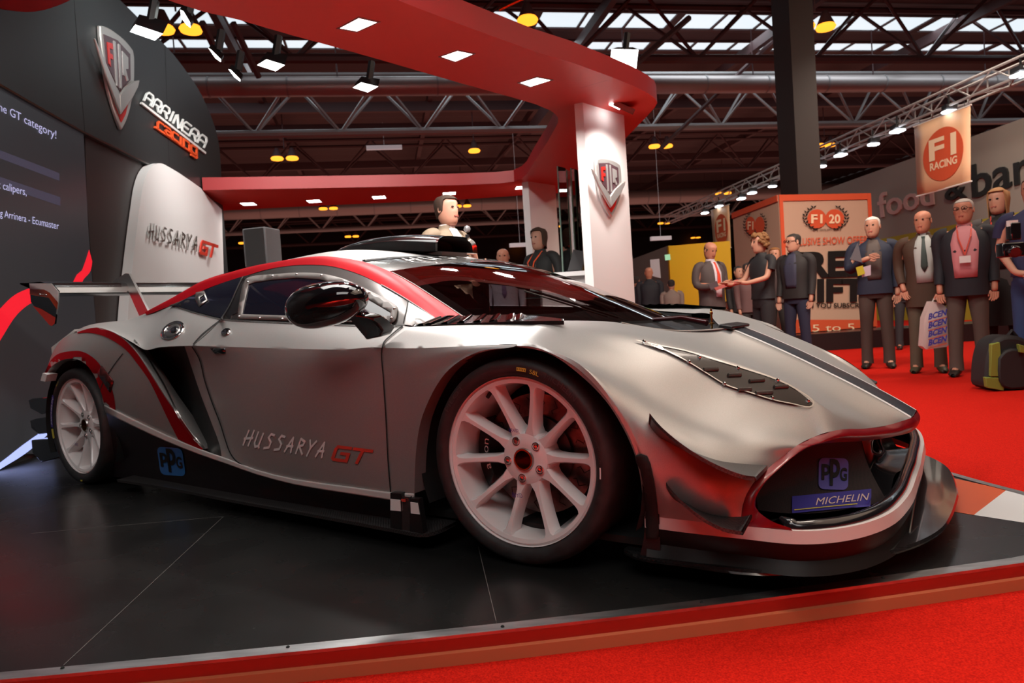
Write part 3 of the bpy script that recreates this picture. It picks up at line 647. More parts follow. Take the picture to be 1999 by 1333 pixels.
# --- side glasshouse
blt = row((338, 598, -.722), (375, 608, -.76), (400, 615, -.785), (433, 623.5, -.805), (466, 625, -.815), (520, 627.5, -.822), (580, 630, -.83), (640, 632.5, -.83), (688, 634, -.83), (745, 635.5, -.826), (775, 636, -.822), (795, 637, -.82), (805, 639, -.82))
lw2 = [LWR[1], LWR[2], LWR[3], LWR[4], LWR[5], (LWR[5] + LWR[6]) / 2, LWR[6], LWR[7], LWR[8], LWR[9], LWR[10], LWR[11], LWR[12]]
lw2[5] = Y(556, 519.5, -.602)
gm = [(a + b) / 2 + Vector((0, -.022, 0)) for a, b in zip(lw2, blt)]
GH = surf([lw2, gm, blt], 6, 6); GHi = [[p + Vector((0, .003, 0)) for p in r] for r in GH]
fi = [(475, 615), (480, 590), (487, 557), (500, 553), (535, 548), (580, 544.5), (625, 547.5), (670, 559.5), (718, 585), (764, 612), (764, 619.5), (690, 620.5), (580, 618.5)]
def proj(p):
    w = OO + TT * p.x + LL * p.y + Vector((0, 0, p.z)) - CAM; d = w.dot(FW); return CX + FPX * w.dot(RT) / d, CY - FPX * w.dot(UP) / d
def inpoly(x, y, lp):
    c = False
    for i in range(len(lp)):
        a, b = lp[i], lp[i - 1]
        if (a[1] > y) != (b[1] > y) and x < (b[0] - a[0]) * (y - a[1]) / (b[1] - a[1]) + a[0]: c = not c
    return c
mb = MB()
for i in range(len(GHi) - 1):
    for j in range(len(GHi[0]) - 1):
        q = [GHi[i][j], GHi[i][j + 1], GHi[i + 1][j + 1], GHi[i + 1][j]]
        if not inpoly(*proj(sum(q, Vector()) / 4), fi): mb.add(q, [(0, 1, 2, 3)])
side = mb.build('side_frame', [M['bronze']], CAR, 35, merge=4e-4, pair=True)
mb = MB(); mb.grid(GHi); full_ = mb.build('side_tmp', [M['bronze']], CAR); sdb_full = bvh_of(full_)
side['label'] = 'dark bronze upper door frame'
sdb = sdb_full; bpy.data.objects.remove(full_)
decal('quarter_window', [(340, 597), (366, 583), (400, 567), (440, 551.5), (474, 540.5), (455, 580), (434, 622), (400, 613), (365, 604)], M['winblack'], sdb, CAR, .003, y=-.75)
decal('door_window_surround', [(476, 540), (490, 537), (470, 580), (464, 625), (436, 624), (456, 582)], M['black'], sdb, CAR, .0025, y=-.78)
fo = smoothpoly([(466, 624), (470, 590), (481, 548), (490, 543), (535, 538), (580, 535), (628, 537), (676, 549), (724, 571.5), (772, 598), (777, 603), (777, 610), (771, 630), (755, 632.5)], 3) + [(690, 631), (580, 628)]
fi = [(475, 615), (480, 590), (487, 557), (500, 553), (535, 548), (580, 544.5), (625, 547.5), (670, 559.5), (718, 585), (764, 612), (764, 619.5), (690, 620.5), (580, 618.5)]
wf = decal('window_frame', fo, M['frame'], sdb, CAR, .006, holes=[fi], y=-.8, thick=.004, step=9)
wn = decal('side_window', fi, M['winblack'], sdb, CAR, .004, y=-.8)
w2 = decal('side_window', fi, M['glass'], sdb, CAR, .004, y=-.8); w2['label'] = 'far side window'
for v in w2.data.vertices: v.co.y = -v.co.y
for a, b in [(486, 553), (534, 541.5), (581, 538.5), (629, 541), (675, 553), (722, 575), (771, 606), (766, 624), (730, 627), (651, 628.5), (601, 627), (554, 625), (510, 623), (470, 620)]:
    mb = MB(); p0 = hit(sdb, a, b, .008, -.8); mb.lathe([(0, -.004), (.003, -.0035), (.0055, 0), (.0055, .002)], 10, 'y', c=p0); mb.build('window_screw', M['chrome'], wf)
decal('pillar_triangle', [(797, 591), (848, 622), (806, 637), (790, 635)], M['silver'], sdb, CAR, .004, y=-.78)
mb = MB()
allb = bvh_of(side, door, rear, front)
strip_on(mb, [(797, 590), (793, 612), (789, 634)], 2, allb, .006); strip_on(mb, [(337, 597.5), (400, 616.5), (433, 624), (470, 626.5), (580, 631.5), (688, 635.5), (787, 637)], 2, allb, .004)
strip_on(mb, [(787, 637), (765, 655), (750, 670), (747, 681), (750, 740), (755, 820), (759, 900), (764, 960)], 2.4, allb, .0035)
strip_on(mb, [(376, 676), (390, 699), (401, 742), (415, 784), (431, 825), (441, 857), (451, 884), (462, 899), (478, 909)], 2.2, allb, .0035)
strip_on(mb, [(433, 624), (412, 640), (393, 656), (378, 673)], 2, allb, .0035)
strip_on(mb, [(241, 690), (222, 715), (203, 745), (197, 760)], 1.6, rearb, .003)
mb.build('panel_seam', M['matblack'], CAR, 60)
mb = MB(); strip_on(mb, [(476, 540), (464, 566), (450, 597), (434, 623)], 2.4, sdb, .006); mb.build('quarter_trim', M['steel'], CAR, 60)
# fuel cap, latch, handles
def disc(name, px, py, a, b, mat, bvh, ang=0, parent=CAR, th=.004, hole=0):
    pts = [(px + a * math.cos(t) * math.cos(ang) - b * math.sin(t) * math.sin(ang), py + a * math.cos(t) * math.sin(ang) + b * math.sin(t) * math.cos(ang)) for t in [2 * PI * k / 24 for k in range(24)]]
    h = [[(px + (x - px) * hole, py + (y - py) * hole) for x, y in pts]] if hole else ()
    return decal(name, pts, mat, bvh, parent, .003, holes=h, thick=th, step=6)
fc = disc('fuel_cap', 338, 646, 25, 15, M['chrome'], rearb, -.55, hole=.72)
disc('cap_plug', 338, 646, 17, 10, M['steel'], rearb, -.55, fc, .002); disc('cap_handle', 342, 645, 9, 5, M['gloss'], rearb, -.55, fc, .008)
disc('door_latch', 442, 649, 10, 6, M['chrome'], doorb, -.5)
decal('door_handle', [(412, 679), (441, 680), (441, 690), (422, 690)], M['gloss'], doorb, CAR, .003, thick=.004)
bh = decal('body_latch', [(200, 714), (223, 744), (217, 766), (192, 729)], nmat('latch_plate', (.12, .02, .02), .15, .6), rearb, CAR, .004, thick=.004)
decal('latch_catch', [(211, 743), (218, 750), (215, 760), (208, 752)], M['matblack'], rearb, bh, .007)
decal('window_latch', [(384, 573), (400, 570), (407, 588), (391, 600), (383, 586)], M['steel'], sdb, CAR, .006, holes=[[(391, 583), (400, 577), (403, 587), (393, 594)]], thick=.003, y=-.74)
mb = MB()
# --- sill: white stripe, black skirt, carbon plate
s_top = row((204, 790, -.965), (265, 820.5, -.963), (325, 849, -.958), (394, 878, -.953), (445, 896, -.953), (500, 917, -.955), (575, 935, -.956), (690, 951, -.956), (742, 958.5, -.953), (763, 961, -.953), (809, 963, -.955))
s_bot = row((207, 805, -.965), (266, 834, -.963), (325, 861, -.958), (394, 888, -.953), (446, 906, -.953), (500, 925, -.955), (575, 945, -.956), (690, 964, -.956), (742, 972, -.953), (763, 975.5, -.953), (808, 978, -.955))
part('sill_stripe', surf([s_top, s_bot], 2, 5), [nmat('sill_stripe_paint', (.60, .57, .55), .3)], 'pair', solid=.006)
s_low = row((222, 930, -.86), (280, 940, -.87), (340, 948, -.88), (410, 960, -.89), (460, 968, -.895), (520, 980, -.90), (590, 990, -.90), (690, 1005, -.90), (742, 1012, -.90), (763, 1015, -.90), (811, 1022, -.90))
SKIRT = part('side_skirt', surf([s_bot, [(a + b) / 2 + Vector((0, .012, 0)) for a, b in zip(s_bot, s_low)], s_low], 5, 5), [nmat('skirt_black', (.014, .008, .010), .28)], 'pair')
skb = bvh_of(SKIRT)
edge = [Zc(*p, .062) for p in [(228, 936), (330, 952), (450, 975), (560, 994.5), (700, 1020), (765, 1032), (832, 1041), (886, 1020)]]
ec = curve(edge, 4); mb = MB(); ic = [Vector((p.x, -.84, .066)) for p in ec]
mb.grid([ic, ec, [p + Vector((0, .002, -.012)) for p in ec], [p + Vector((0, 0, -.012)) for p in ic]]); mb.build('skirt_plate', M['carbonm'], CAR, 30, pair=True)
mb = MB(); mb.prism([Vector((-3.0, -.86, .075)), Vector((-3.0, .86, .075)), Vector((.5, .84, .075)), Vector((.5, -.84, .075))], (0, 0, .02)); mb.build('floor_pan', M['matblack'], CAR)
# skirt endplates by the front wheel
mb = MB()
mb.prism([Y(*p, -.975) for p in [(762, 962), (782, 963), (783, 1034), (762, 1029)]], (0, .02, 0), 1); mb.prism([Y(*p, -.975) for p in [(800, 972), (817, 974), (826, 1040), (800, 1038)]], (0, .02, 0), 1)
mb.prism([Y(*p, -.977) for p in [(762, 974), (781, 976), (782, 998), (762, 996)]], (0, .002, 0), 0); mb.prism([Y(*p, -.977) for p in [(801, 980), (815, 982), (819, 1004), (802, 1002)]], (0, .002, 0), 0)
mb.prism([Y(*p, -.972) for p in [(782, 968), (800, 970), (801, 1036), (784, 1034)]], (0, .01, 0), 2)
ep = mb.build('skirt_endplate', [M['white'], M['black'], nmat('sensor_chrome', (.3, .2, .2), .1, .9)], CAR)
mb = MB(); mb.prism([Y(*p, -.979) for p in [(783, 974), (791, 975), (791, 980), (784, 979)]], (0, .003, 0)); mb.build('marker_lamp', M['redprint'], ep)
# wheel wells
for x0, rr, zz in ((0, .375, .27), (-2.70, .385, .27)):
    mb = MB(); n = 24; A = []; B = []
    for k in range(n + 1):
        a = PI * (-.12 + 1.24 * k / n); A.append(Vector((x0 + rr * math.cos(a), -.925, zz + rr * .93 * math.sin(a)))); B.append(A[-1] + Vector((0, .42, 0)))
    mb.grid([A, B]); mb.add(B + [Vector((x0, -.505, zz))], [(i, i + 1, n + 1) for i in range(n)]); mb.build('wheel_well', M['matblack'], CAR, pair=True)
# --- rear diffuser fins
for pts, y_ in (([(43, 782), (62, 778), (108, 774), (112, 800), (80, 809), (58, 797)], -.90), ([(46, 822), (70, 817), (108, 812), (112, 842), (75, 848), (60, 836)], -.90), ([(49, 861), (75, 858), (114, 856), (118, 893), (80, 903), (62, 884)], -.90)):
    for s_ in (1, -1):
        P0 = [Y(*p, y_) for p in pts]; mb = MB()
        mb.prism(P0, (.0, .14, .0)); mb.v[0] += Vector((.0, .03, 0))
        if s_ < 0: mb.v = [flip(v) for v in mb.v]
        mb.build('rear_fin', M['gloss'], CAR, 30, bevel=.006)
# --- rear wing
WX0, WX1 = -3.60, -3.24
mb = MB()
def foil(y): return [Vector((WX1 + .01, y, 1.035)), Vector((WX1 - .01, y, 1.060)), Vector((WX1 - .08, y, 1.074)), Vector((WX0 + .1, y, 1.082)), Vector((WX0, y, 1.090)), Vector((WX0, y, 1.082)), Vector((WX0 + .12, y, 1.050)), Vector((WX1 - .14, y, .995)), Vector((WX1 - .05, y, .988)), Vector((WX1, y, 1.005)), Vector((WX1 + .01, y, 1.035))]
mb.grid([foil(y) for y in (-.80, -.4, 0, .4, .80)]); wing = mb.build('rear_wing', nmat('dark_chrome_carbon', (.62, .62, .62), .2, 1), CAR, 50)
ep_px = [(57, 553), (100, 553), (114, 569), (112, 592), (107, 632), (101, 636), (97, 635), (60, 589)]
for s_ in (1, -1):
    P0 = [Y(*p, -.81) for p in ep_px]; P1 = P0
    if s_ < 0: P0 = [flip(p) for p in P0]
    mb = MB(); mb.prism(P0, (0, .008 * s_, 0)); e_ = mb.build('wing_endplate', M['gloss'], wing, 30)
    if s_ > 0:
        mb = MB(); q = lambda L_: [Y(*p, -.8125) for p in L_]
        mb.prism(q([(57, 553), (100, 553), (114, 569), (113, 590), (97, 571), (86, 565), (58, 564)]), (0, .001, 0), 0)
        mb.prism(q([(58, 564), (86, 565), (97, 571), (113, 590), (111, 604), (95, 581), (58, 575)]), (0, .001, 0), 1)
        mb.prism(q([(64, 597), (80, 603), (108, 620), (106, 632), (101, 636), (97, 635)]), (0, .001, 0), 2); mb.build('endplate_print', [M['white'], nmat('orange_red_wrap', (.45, .07, .03), .2), M['redprint']], e_)
        for a, b in ((78, 575), (90, 576)):
            mb = MB(); mb.lathe([(0, -.004), (.006, -.002), (.007, .003)], 10, 'y', c=Y(a, b, -.813)); mb.build('endplate_bolt', M['chrome'], e_)
for y_ in (-.36, .36):
    mb = MB()
    sd = [(-3.44, 1.08), (-3.25, 1.122), (-3.21, 1.115), (-2.98, .82), (-3.10, .81), (-3.255, 1.04), (-3.30, 1.07), (-3.44, 1.07)]
    mb.prism([Vector((x, y_, z)) for x, z in sd], (0, .014, 0)); mb.build('wing_support', M['steel'], wing, 30)
# --- mirror
for s_ in (1,):
    mb = MB(); c = Y(636, 594, -1.06); N = 20; G = []
    for i in range(N + 1):
        u = -1 + 2 * i / N; rr = math.sqrt(max(0, 1 - abs(u) ** 2.6)); rowp = []
        for j in range(25):
            a = 2 * PI * j / 24; rowp.append(c + Vector((.165 * u, .085 * rr * math.cos(a), .012 * u + .070 * rr * math.sin(a) * (1 - .12 * u))))
        G.append(rowp)
    mb.grid(G)
    if s_ < 0: mb.v = [flip(v) for v in mb.v]
    mr = mb.build('door_mirror', M['gloss'], CAR, 60)
    mb = MB(); ol = [(652, 621, -1.05), (688, 614, -1.04), (716, 619, -1.01), (734, 631, -.98), (748, 645, -.95), (740, 658, -.945), (714, 664, -.95), (706, 650, -.96), (697, 636, -.99), (684, 627, -1.03), (660, 626, -1.05)]
    P_ = [Y(*p) for p in ol]; D_ = Vector((.012, .045, .008)); k = len(P_); mb.add(P_ + [p + D_ for p in P_], [tuple(range(k)), tuple(range(k, 2 * k))[::-1]] + [(i, (i + 1) % k, k + (i + 1) % k, k + i) for i in range(k)])
    mb.build('mirror_arm', M['gloss'], mr, 50, bevel=.006)
# --- roof scoop
mb = MB(); st = [(-1.80, 1.062, .002, .02), (-1.6, 1.064, .045, .13), (-1.4, 1.062, .066, .16), (-1.2, 1.046, .078, .165), (-1.03, 1.026, .080, .158), (-.93, 1.014, .074, .150)]
G = []
for x, z, h, w in [tuple(p) for p in herm(np.array(st), np.arange(6.), seg(np.arange(6.), 5))]:
    r_ = [Vector((x, -w, z))]
    for k in range(13):
        a = PI * k / 12; r_.append(Vector((x, -w * .97 * math.copysign(abs(math.cos(a)) ** .55, math.cos(a)), z + h * abs(math.sin(a)) ** .6)))
    G.append(r_ + [Vector((x, w, z))])
mb.grid(G); sc = mb.build('roof_scoop', M['carbon'], CAR, 60)
mb = MB(); last = G[-1]; cen = Vector((-.93, 0, 1.05)); inr = [cen + (p - cen) * .86 for p in last]; back = [p + Vector((-.12, 0, 0)) for p in inr]
mb.grid([last + [last[0]], [p + Vector((.012, 0, 0)) for p in last + [last[0]]], inr + [inr[0]]], 0); mb.build('scoop_rim', M['chrome'], sc, 60)
mb = MB(); mb.grid([inr + [inr[0]], back + [back[0]]]); mb.add(back, [tuple(range(len(back)))]); mb.build('scoop_mouth', M['matblack'], sc)
mb = MB(); mb.box((-1.0, 0, 1.008), (.12, .18, .02)); mb.build('scoop_plinth', M['silver'], sc)
# --- wheels
def wheel(x, side, steer, lab):
    rt = MB(); Rr = .2405
    rt.lathe([(Rr, 0), (Rr + .002, .006), (Rr - .002, .012), (Rr - .008, .006), (Rr - .019, .010), (Rr - .024, .03), (Rr - .026, .09), (Rr - .03, .2), (Rr - .012, .22), (Rr, .22), (Rr - .001, .012)], 96, 'y')
    # deep barrel back + hub
    n = 10
    for k in range(n):
        a = 2 * PI * k / n + .05; ca, sa = math.cos(a), math.sin(a)
        G = []
        for r_, w, y0, y1 in ((.052, .046, .045, .11), (.075, .036, .043, .105), (.095, .024, .040, .095), (.13, .0195, .033, .085), (.17, .019, .024, .075), (.20, .0205, .017, .07), (.214, .026, .013, .065), (.2225, .042, .010, .06)):
            e = Vector((ca, 0, sa)); t = Vector((-sa, 0, ca)); b = .006
            G.append([e * r_ + t * q + Vector((0, y, 0)) for q, y in ((-w * .5, y1), (-w * .5, y0 + b), (-w * .5 + b * .7, y0), (w * .5 - b * .7, y0), (w * .5, y0 + b), (w * .5, y1), (-w * .5, y1))])
        rt.grid(G)
    rt.lathe([(.030, .038), (.034, .036), (.060, .040), (.072, .043), (.078, .052), (.078, .11), (.03, .11)], 48, 'y')
    if side > 0: rt.v = [flip(v) for v in rt.v]
    w_ = rt.build('wheel', M['rim'], CAR, 40); w_.location = (x, -.93 * side * -1 if False else (-.93 if side < 0 else .93), .2953)
    w_.rotation_euler.z = steer; w_['label'] = lab
    def sub(name, mb, mat, sm=40):
        if side > 0: mb.v = [flip(v) for v in mb.v]
        return mb.build(name, mat, w_, sm)
    ty = MB(); Tr = .2955
    ty.lathe([(Rr + .001, .004), (Rr + .006, -.004), (Rr + .018, -.010), (Tr - .022, -.011), (Tr - .012, -.006), (Tr - .004, .008), (Tr, .03), (Tr, .22), (Tr - .01, .25), (Rr + .01, .26), (Rr, .22)], 96, 'y')
    t_ = sub('tyre', ty, M['tyre'], 50)
    d = MB(); d.lathe([(.065, .125), (.178, .125), (.178, .155), (.065, .155)], 64, 'y', close=True)
    dk_ = sub('brake_disc', d, mixnoise(nmat('brake_disc_steel', (.16, .13, .12), .35, .9), (.08, .06, .06), (.22, .17, .15), 14, 3), 30)
    d = MB(); d.lathe([(.03, .11), (.115, .112), (.115, .122), (.03, .125)], 40, 'y'); sub('disc_bell', d, M['black'])
    d = MB()
    for k in range(8):
        a0 = PI + (-.55 + 1.1 * k / 8); a1 = PI + (-.55 + 1.1 * (k + 1) / 8)
        d.add([Vector((r_ * math.cos(a), y, r_ * math.sin(a))) for a in (a0, a1) for r_ in (.125, .20) for y in (.098, .16)], [(0, 2, 6, 4), (1, 5, 7, 3), (0, 4, 5, 1), (2, 3, 7, 6), (0, 1, 3, 2), (4, 6, 7, 5)])
    cal = sub('brake_caliper', d, M['black'])
    if side < 0 and x > -1:
        d = MB(); g = textgeo('alcon'); R2 = 0.163
        def fcal(u, v): a = PI + .30 - u * .55; return Vector(((R2 + v * .022) * math.cos(a), .096, (R2 + v * .022) * math.sin(a)))
        lettering(d, g, fcal); sub('caliper_lettering', d, M['wprint'])
        for k in range(22):
            d = MB(); a = 2 * PI * k / 22; c_2 = []
            for j in range(6): c_2.append(Vector(((.128 + j * .008) * math.cos(a + .05 * math.sin(j * 1.6)), .1245, (.128 + j * .008) * math.sin(a + .05 * math.sin(j * 1.6)))))
            d.tube(c_2, .0012, 4); sub('disc_groove', d, M['matblack'])
    d = MB(); d.lathe([(.030, .030), (.026, .030), (.026, .06), (.018, .10), (.0, .10)], 32, 'y'); sub('hub_bore', d, M['brass'])
    d = MB(); d.lathe([(.034, .037), (.031, .030), (.028, .031), (.0285, .05)], 40, 'y'); sub('hub_ring', d, M['steel'])
    for k in range(5):
        a = 2 * PI * k / 5 + .15 + .6; d = MB(); c = Vector((.056 * math.cos(a), .0365, .056 * math.sin(a)))
        d.lathe([(.0125, .0065), (.0125, -.0005), (.0105, -.001), (.0105, .004)], 20, 'y', c=c); d.lathe([(0, -.004), (.0065, -.003), (.0085, .004)], 6, 'y', c=c)
        sub('lug_nut', d, M['chrome'] if k != 1 else M['steel'])
    def tang(ang, r0_, r1_, wid, s, mat, nm, shear=0, flipv=False, sgn=-1):
        g = textgeo(s, shear, .0); d = MB(); rm = (r0_ + r1_) / 2
        def f(u, v):
            a = ang + sgn * (u - .5) * wid / rm; r_ = r0_ + (r1_ - r0_) * v
            return Vector((r_ * math.cos(a), -.0125, r_ * math.sin(a)))
        lettering(d, g, f); return sub(nm, d, mat)
    def patch_(ang, r0_, r1_, wid, mat, nm, y=-.0122):
        d = MB(); rm = (r0_ + r1_) / 2; G = []
        for r_ in (r0_, r1_): G.append([Vector((r_ * math.cos(ang + (u - .5) * wid / rm), y, r_ * math.sin(ang + (u - .5) * wid / rm))) for u in np.linspace(0, 1, 9)])
        d.grid(G); return sub(nm, d, mat)
    if side < 0 and x > -1:
        tang(1.26, .258, .270, .030, 'S8L', M['yellow'], 'tyre_mark'); patch_(1.42, .259, .269, .030, M['yellow'], 'tyre_code_patch')
        tang(1.42, .261, .267, .026, 'IIIII', M['matblack'], 'tyre_code_bars'); 
        raised = nmat('raised_rubber', (.042, .042, .043), .55)
        tang(.93, .262, .278, .11, 'MICHELIN', raised, 'tyre_relief'); tang(2.4, .262, .276, .10, 'PILOT', raised, 'tyre_relief'); tang(.2, .258, .266, .08, 'COMPETITION', raised, 'tyre_relief')
        patch_(-.05, .258, .262, .03, M['wprint'], 'tyre_barcode')
        tang(4.71, .085, .098, .034, 'BRAID', M['navy'], 'rim_badge', .3, sgn=1); tang(1.55, .087, .097, .032, 'BRAID', M['navy'], 'rim_badge', .3)
        d = MB(); c = Vector((.222 * math.cos(1.95), .03, .222 * math.sin(1.95))); d.tube([c, c - Vector((.25 * .1, 0, .222 * .13))], .006, 8); sub('tyre_valve', d, M['matblack'])
    elif side < 0:
        patch_(2.86, .256, .279, .175, M['navy'], 'tyre_band'); tang(2.86, .260, .274, .15, 'MICHELIN', M['wprint'], 'tyre_lettering', .2); patch_(3.32, .256, .279, .05, M['yellow'], 'tyre_band')
        tang(2.2, .262, .270, .04, 'PILOT', M['yellow'], 'tyre_mark'); patch_(4.78, .27, .277, .022, M['yellow'], 'tyre_code_patch'); tang(4.71, .085, .098, .034, 'BRAID', M['navy'], 'rim_badge', .3, sgn=1)
    return w_
wheel(0, -1, .0511, 'white ten spoke front wheel nearest the viewer'); wheel(-2.70, -1, 0, 'white ten spoke rear wheel')
wheel(0, 1, .0511, None or 'front wheel on the far side'); wheel(-2.70, 1, 0, 'rear wheel on the far side')
# --- lettering and sponsor marks
def on(bvh, offs=.002, y=-.95): return lambda u, v: 0
def pxmap(a, b, c, bvh, off_=.003, y=-.95):
    f = aff(a, b, c); return lambda u, v: hit(bvh, *f(u, v), off_, y)
mb = MB(); lettering(mb, strokegeo('HUSSARYA', SF, .17, .22, .18), pxmap((476, 868), (634, 893), (480, 839), doorb)); mb.build('door_lettering', M['wprint'], CAR, 0, merge=0)
mb = MB(); lettering(mb, strokegeo('GT', SF, .22, .2, .25), pxmap((650, 896), (712, 904), (652, 869), doorb)); mb.build('door_badge', M['redprint'], CAR, 0, merge=0)
vb = bvh_of(visor)
def vmap(u, v):
    yy = -.34 + .68 * u; i = (1 - min(1, abs(yy) / .5)) * (len(WG) - 1); j = nb_ * (.62 - .42 * v); i0 = min(int(i), len(WG) - 2); j0 = int(j); a_, b_ = i - i0, j - j0
    p = WG[i0][j0].lerp(WG[i0][j0 + 1], b_).lerp(WG[i0 + 1][j0].lerp(WG[i0 + 1][j0 + 1], b_), a_)
    if yy > 0: p = flip(p)
    return p + Vector((.002, 0, .004))
mb = MB(); lettering(mb, strokegeo('HUSSARYA', SF, .13, .22, .1), vmap, sub=0); mb.build('visor_lettering', M['wprint'], CAR, 0, merge=0)
def rounded(x0, y0, x1, y1, r, slope=0, n=4):
    out = []
    for cx, cy, a0 in ((x1 - r, y1 - r, 0), (x0 + r, y1 - r, 1), (x0 + r, y0 + r, 2), (x1 - r, y0 + r, 3)):
        for k in range(n + 1): a = (a0 + k / n) * PI / 2; out.append((cx + r * math.cos(a), cy + r * math.sin(a)))
    return out
def ppg(bvh, f, mat, y):
    # rounded square logo with dark letters: f maps the unit square to pixels
    o = decal('sponsor_logo', [f(u, v) for u, v in rounded(0, 0, 1, 1, .18)], mat, bvh, CAR, .003, y=y, step=9)
    mb = MB()
    for s, x, y0_, w, h in (('p', .08, .30, .30, .5), ('p', .36, .12, .34, .85), ('G', .70, .28, .24, .42)):
        g = textgeo(s, 0, .03); yv = [v.y for v in g[0]]; a, b = min(yv), max(yv)
        lettering(mb, ([Vector((x + v.x * w, y0_ + (v.y - a) / (b - a) * h)) for v in g[0]], g[1]), lambda u, v: hit(bvh, *f(u, v), .005, y))
    mb.build('logo_letters', M['matblack'], o, 0, merge=0)
ppg(skb, aff((315, 926), (364, 929), (307, 871)), M['blue'], -.93)
g_ = bvh_of(grille)
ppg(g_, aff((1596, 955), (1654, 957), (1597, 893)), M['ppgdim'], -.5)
f = aff((1544, 1002), (1699, 988), (1544, 969)); bn = decal('sponsor_banner', [f(0, 0), f(1, 0), f(1, 1), f(0, 1)], M['navy'], g_, CAR, .004, y=-.5)
mb = MB(); lettering(mb, textgeo('MICHELIN', .25, 0), lambda u, v: hit(g_, *f(.29 + .68 * u, .34 + .42 * v), .006, -.5)); mb.build('banner_lettering', nmat('peach_print', (.72, .52, .45), .5), bn, 0, merge=0)
mb = MB(); mb.grid([[hit(g_, *f(u, v), .006, -.5) for u in (.02, .3, .6, .82)] for v in (.16, .21)]); mb.build('banner_line', M['yellow'], bn)
#BG#
# ================================================================= THE STAND
FLZ = -.06; HC = 2.45
ctx = lambda *p: [WZ(a, b, 0) for a, b in p]
M['plat'] = mixnoise(nmat('black_laminate', (.012, .012, .012), .26, 0), (.009, .009, .009), (.016, .0155, .015), 3, 5, .3, .7, rough=(.20, .34))
M['alu'] = mixnoise(nmat('aluminium_trim', (.6, .6, .6), .35, 1), (.45, .46, .47), (.72, .73, .74), 8, 4, .3, .7, stretch=(1, 6, 1))
M['redboard'] = nmat('red_board', (.42, .018, .010), .45)
M['orangelip'] = nmat('orange_edging', (.50, .12, .05), .5)
M['carpet'] = mixnoise(nmat('red_carpet', (.5, .01, .005), .95, spec=.1), (.36, .004, .002), (.66, .016, .006), 260, 2, .3, .7, .6, dist=.004)
M['canopy'] = nmat('canopy_red', (.56, .050, .038), .45, spec=.3)
M['fascia'] = nmat('canopy_fascia_red', (.34, .012, .014), .5)
M['whitewall'] = nmat('white_panel', (.72, .70, .69), .5)
M['darkwall'] = nmat('anthracite_panel', (.022, .024, .025), .38)
M['brownwall'] = nmat('dark_brown_panel', (.030, .022, .022), .45)
M['lamp'] = nmat('lamp_face', (.9, .9, .9), .5, emit=(1, .97, .95), es=16)
M['flood'] = nmat('flood_face', (.9, .9, .9), .5, emit=(.93, 1, .96), es=14)
M['amber'] = nmat('amber_lamp', (.8, .4, .1), .5, emit=(1, .33, .02), es=3.2)
M['ledw'] = nmat('led_face', (.9, .9, .9), .5, emit=(.85, .93, 1), es=9)
# floor of the hall
mb = MB(); mb.grid([[Vector((x, y, FLZ)) for x in np.linspace(-22, 30, 9)] for y in np.linspace(-16, 62, 9)]); struct(mb.build('floor', M['carpet']))
# display platform
near = ctx((-260, 1349), (0, 1328), (350, 1295.5), (700, 1260.5), (1050, 1223), (1400, 1181), (1700, 1141), (1999, 1099))
nc = curve(near, 6); nc = [nc[0] + (nc[0] - nc[1]) * 30] + nc + [Vector((1.62, 1.83, 0)), Vector((1.78, 1.93, 0)), Vector((1.80, 2.05, 0))]
far = ctx((1999, 961), (1925, 942), (1854, 922)) + [Vector((1.50, 3.1, 0)), Vector((1.32, 4.2, 0)), Vector((1.3, 9.6, 0)), Vector((-3.9, 9.6, 0)), Vector((-2.95, 2.6, 0)), Vector((-2.95, nc[0].y, 0))]
PLAT = empty('display_platform', (0, 3, FLZ)); tag(PLAT, 'low black display platform with aluminium trim and red edge under the car', 'platform')
def rel(o, r): o.location = -Vector(r.location); return o
out = nc + far
mb = MB(); mb.add(out, [tuple(range(len(out)))]); mb.add([p + Vector((0, 0, -.012)) for p in out], [tuple(range(len(out)))[::-1]]); rel(mb.build('platform_top', M['plat'], PLAT, 0), PLAT)
def offs(L_, d):
    o = []
    for i, p in enumerate(L_):
        t = (L_[min(i + 1, len(L_) - 1)] - L_[max(i - 1, 0)]).normalized(); o.append(p + Vector((t.y, -t.x, 0)) * d)
    return o
mb = MB(); e0 = offs(nc, .002); e1 = offs(nc, -.034); up_ = Vector((0, 0, .0025))
mb.grid([[p + up_ for p in e1], [p + up_ for p in e0], [p - Vector((0, 0, .006)) for p in e0]]); rel(mb.build('edge_trim', M['alu'], PLAT, 30), PLAT)
mb = MB(); mb.grid([[p - Vector((0, 0, .005)) for p in e0], [p - Vector((0, 0, .032)) for p in e0]]); rel(mb.build('red_fascia', M['redboard'], PLAT), PLAT)
mb = MB(); e2 = offs(nc, .012); mb.grid([[p - Vector((0, 0, .032)) for p in e0], [p - Vector((0, 0, .034)) for p in e2], [p + Vector((0, 0, FLZ)) for p in offs(nc, .016)]]); rel(mb.build('orange_edging', M['orangelip'], PLAT), PLAT)
fe = ctx((2080, 985), (1999, 961), (1925, 942), (1854, 922)) + [Vector((1.50, 3.1, 0))]
mb = MB(); a_ = offs(fe, -.03); mb.grid([[p + up_ for p in a_], [p + up_ for p in fe], [p + Vector((0, 0, FLZ)) for p in fe]]); rel(mb.build('edge_trim', M['alu'], PLAT, 30), PLAT)
for px in ((122, 1304), (562, 1263), (981, 1223), (1370, 1176), (1724, 1128)):
    mb = MB(); c = WZ(*px, .003); mb.lathe([(0, .003), (.003, .0028), (.0045, 0)], 10, 'z', c=c); rel(mb.build('trim_screw', M['matblack'], PLAT), PLAT)
def onplat(name, pts, mat, z=.0008, par=PLAT):
    mb = MB(); P0 = [WZ(a, b, z) for a, b in pts]; mb.add(P0, [tuple(range(len(P0)))]); return rel(mb.build(name, mat, par, 0), par)
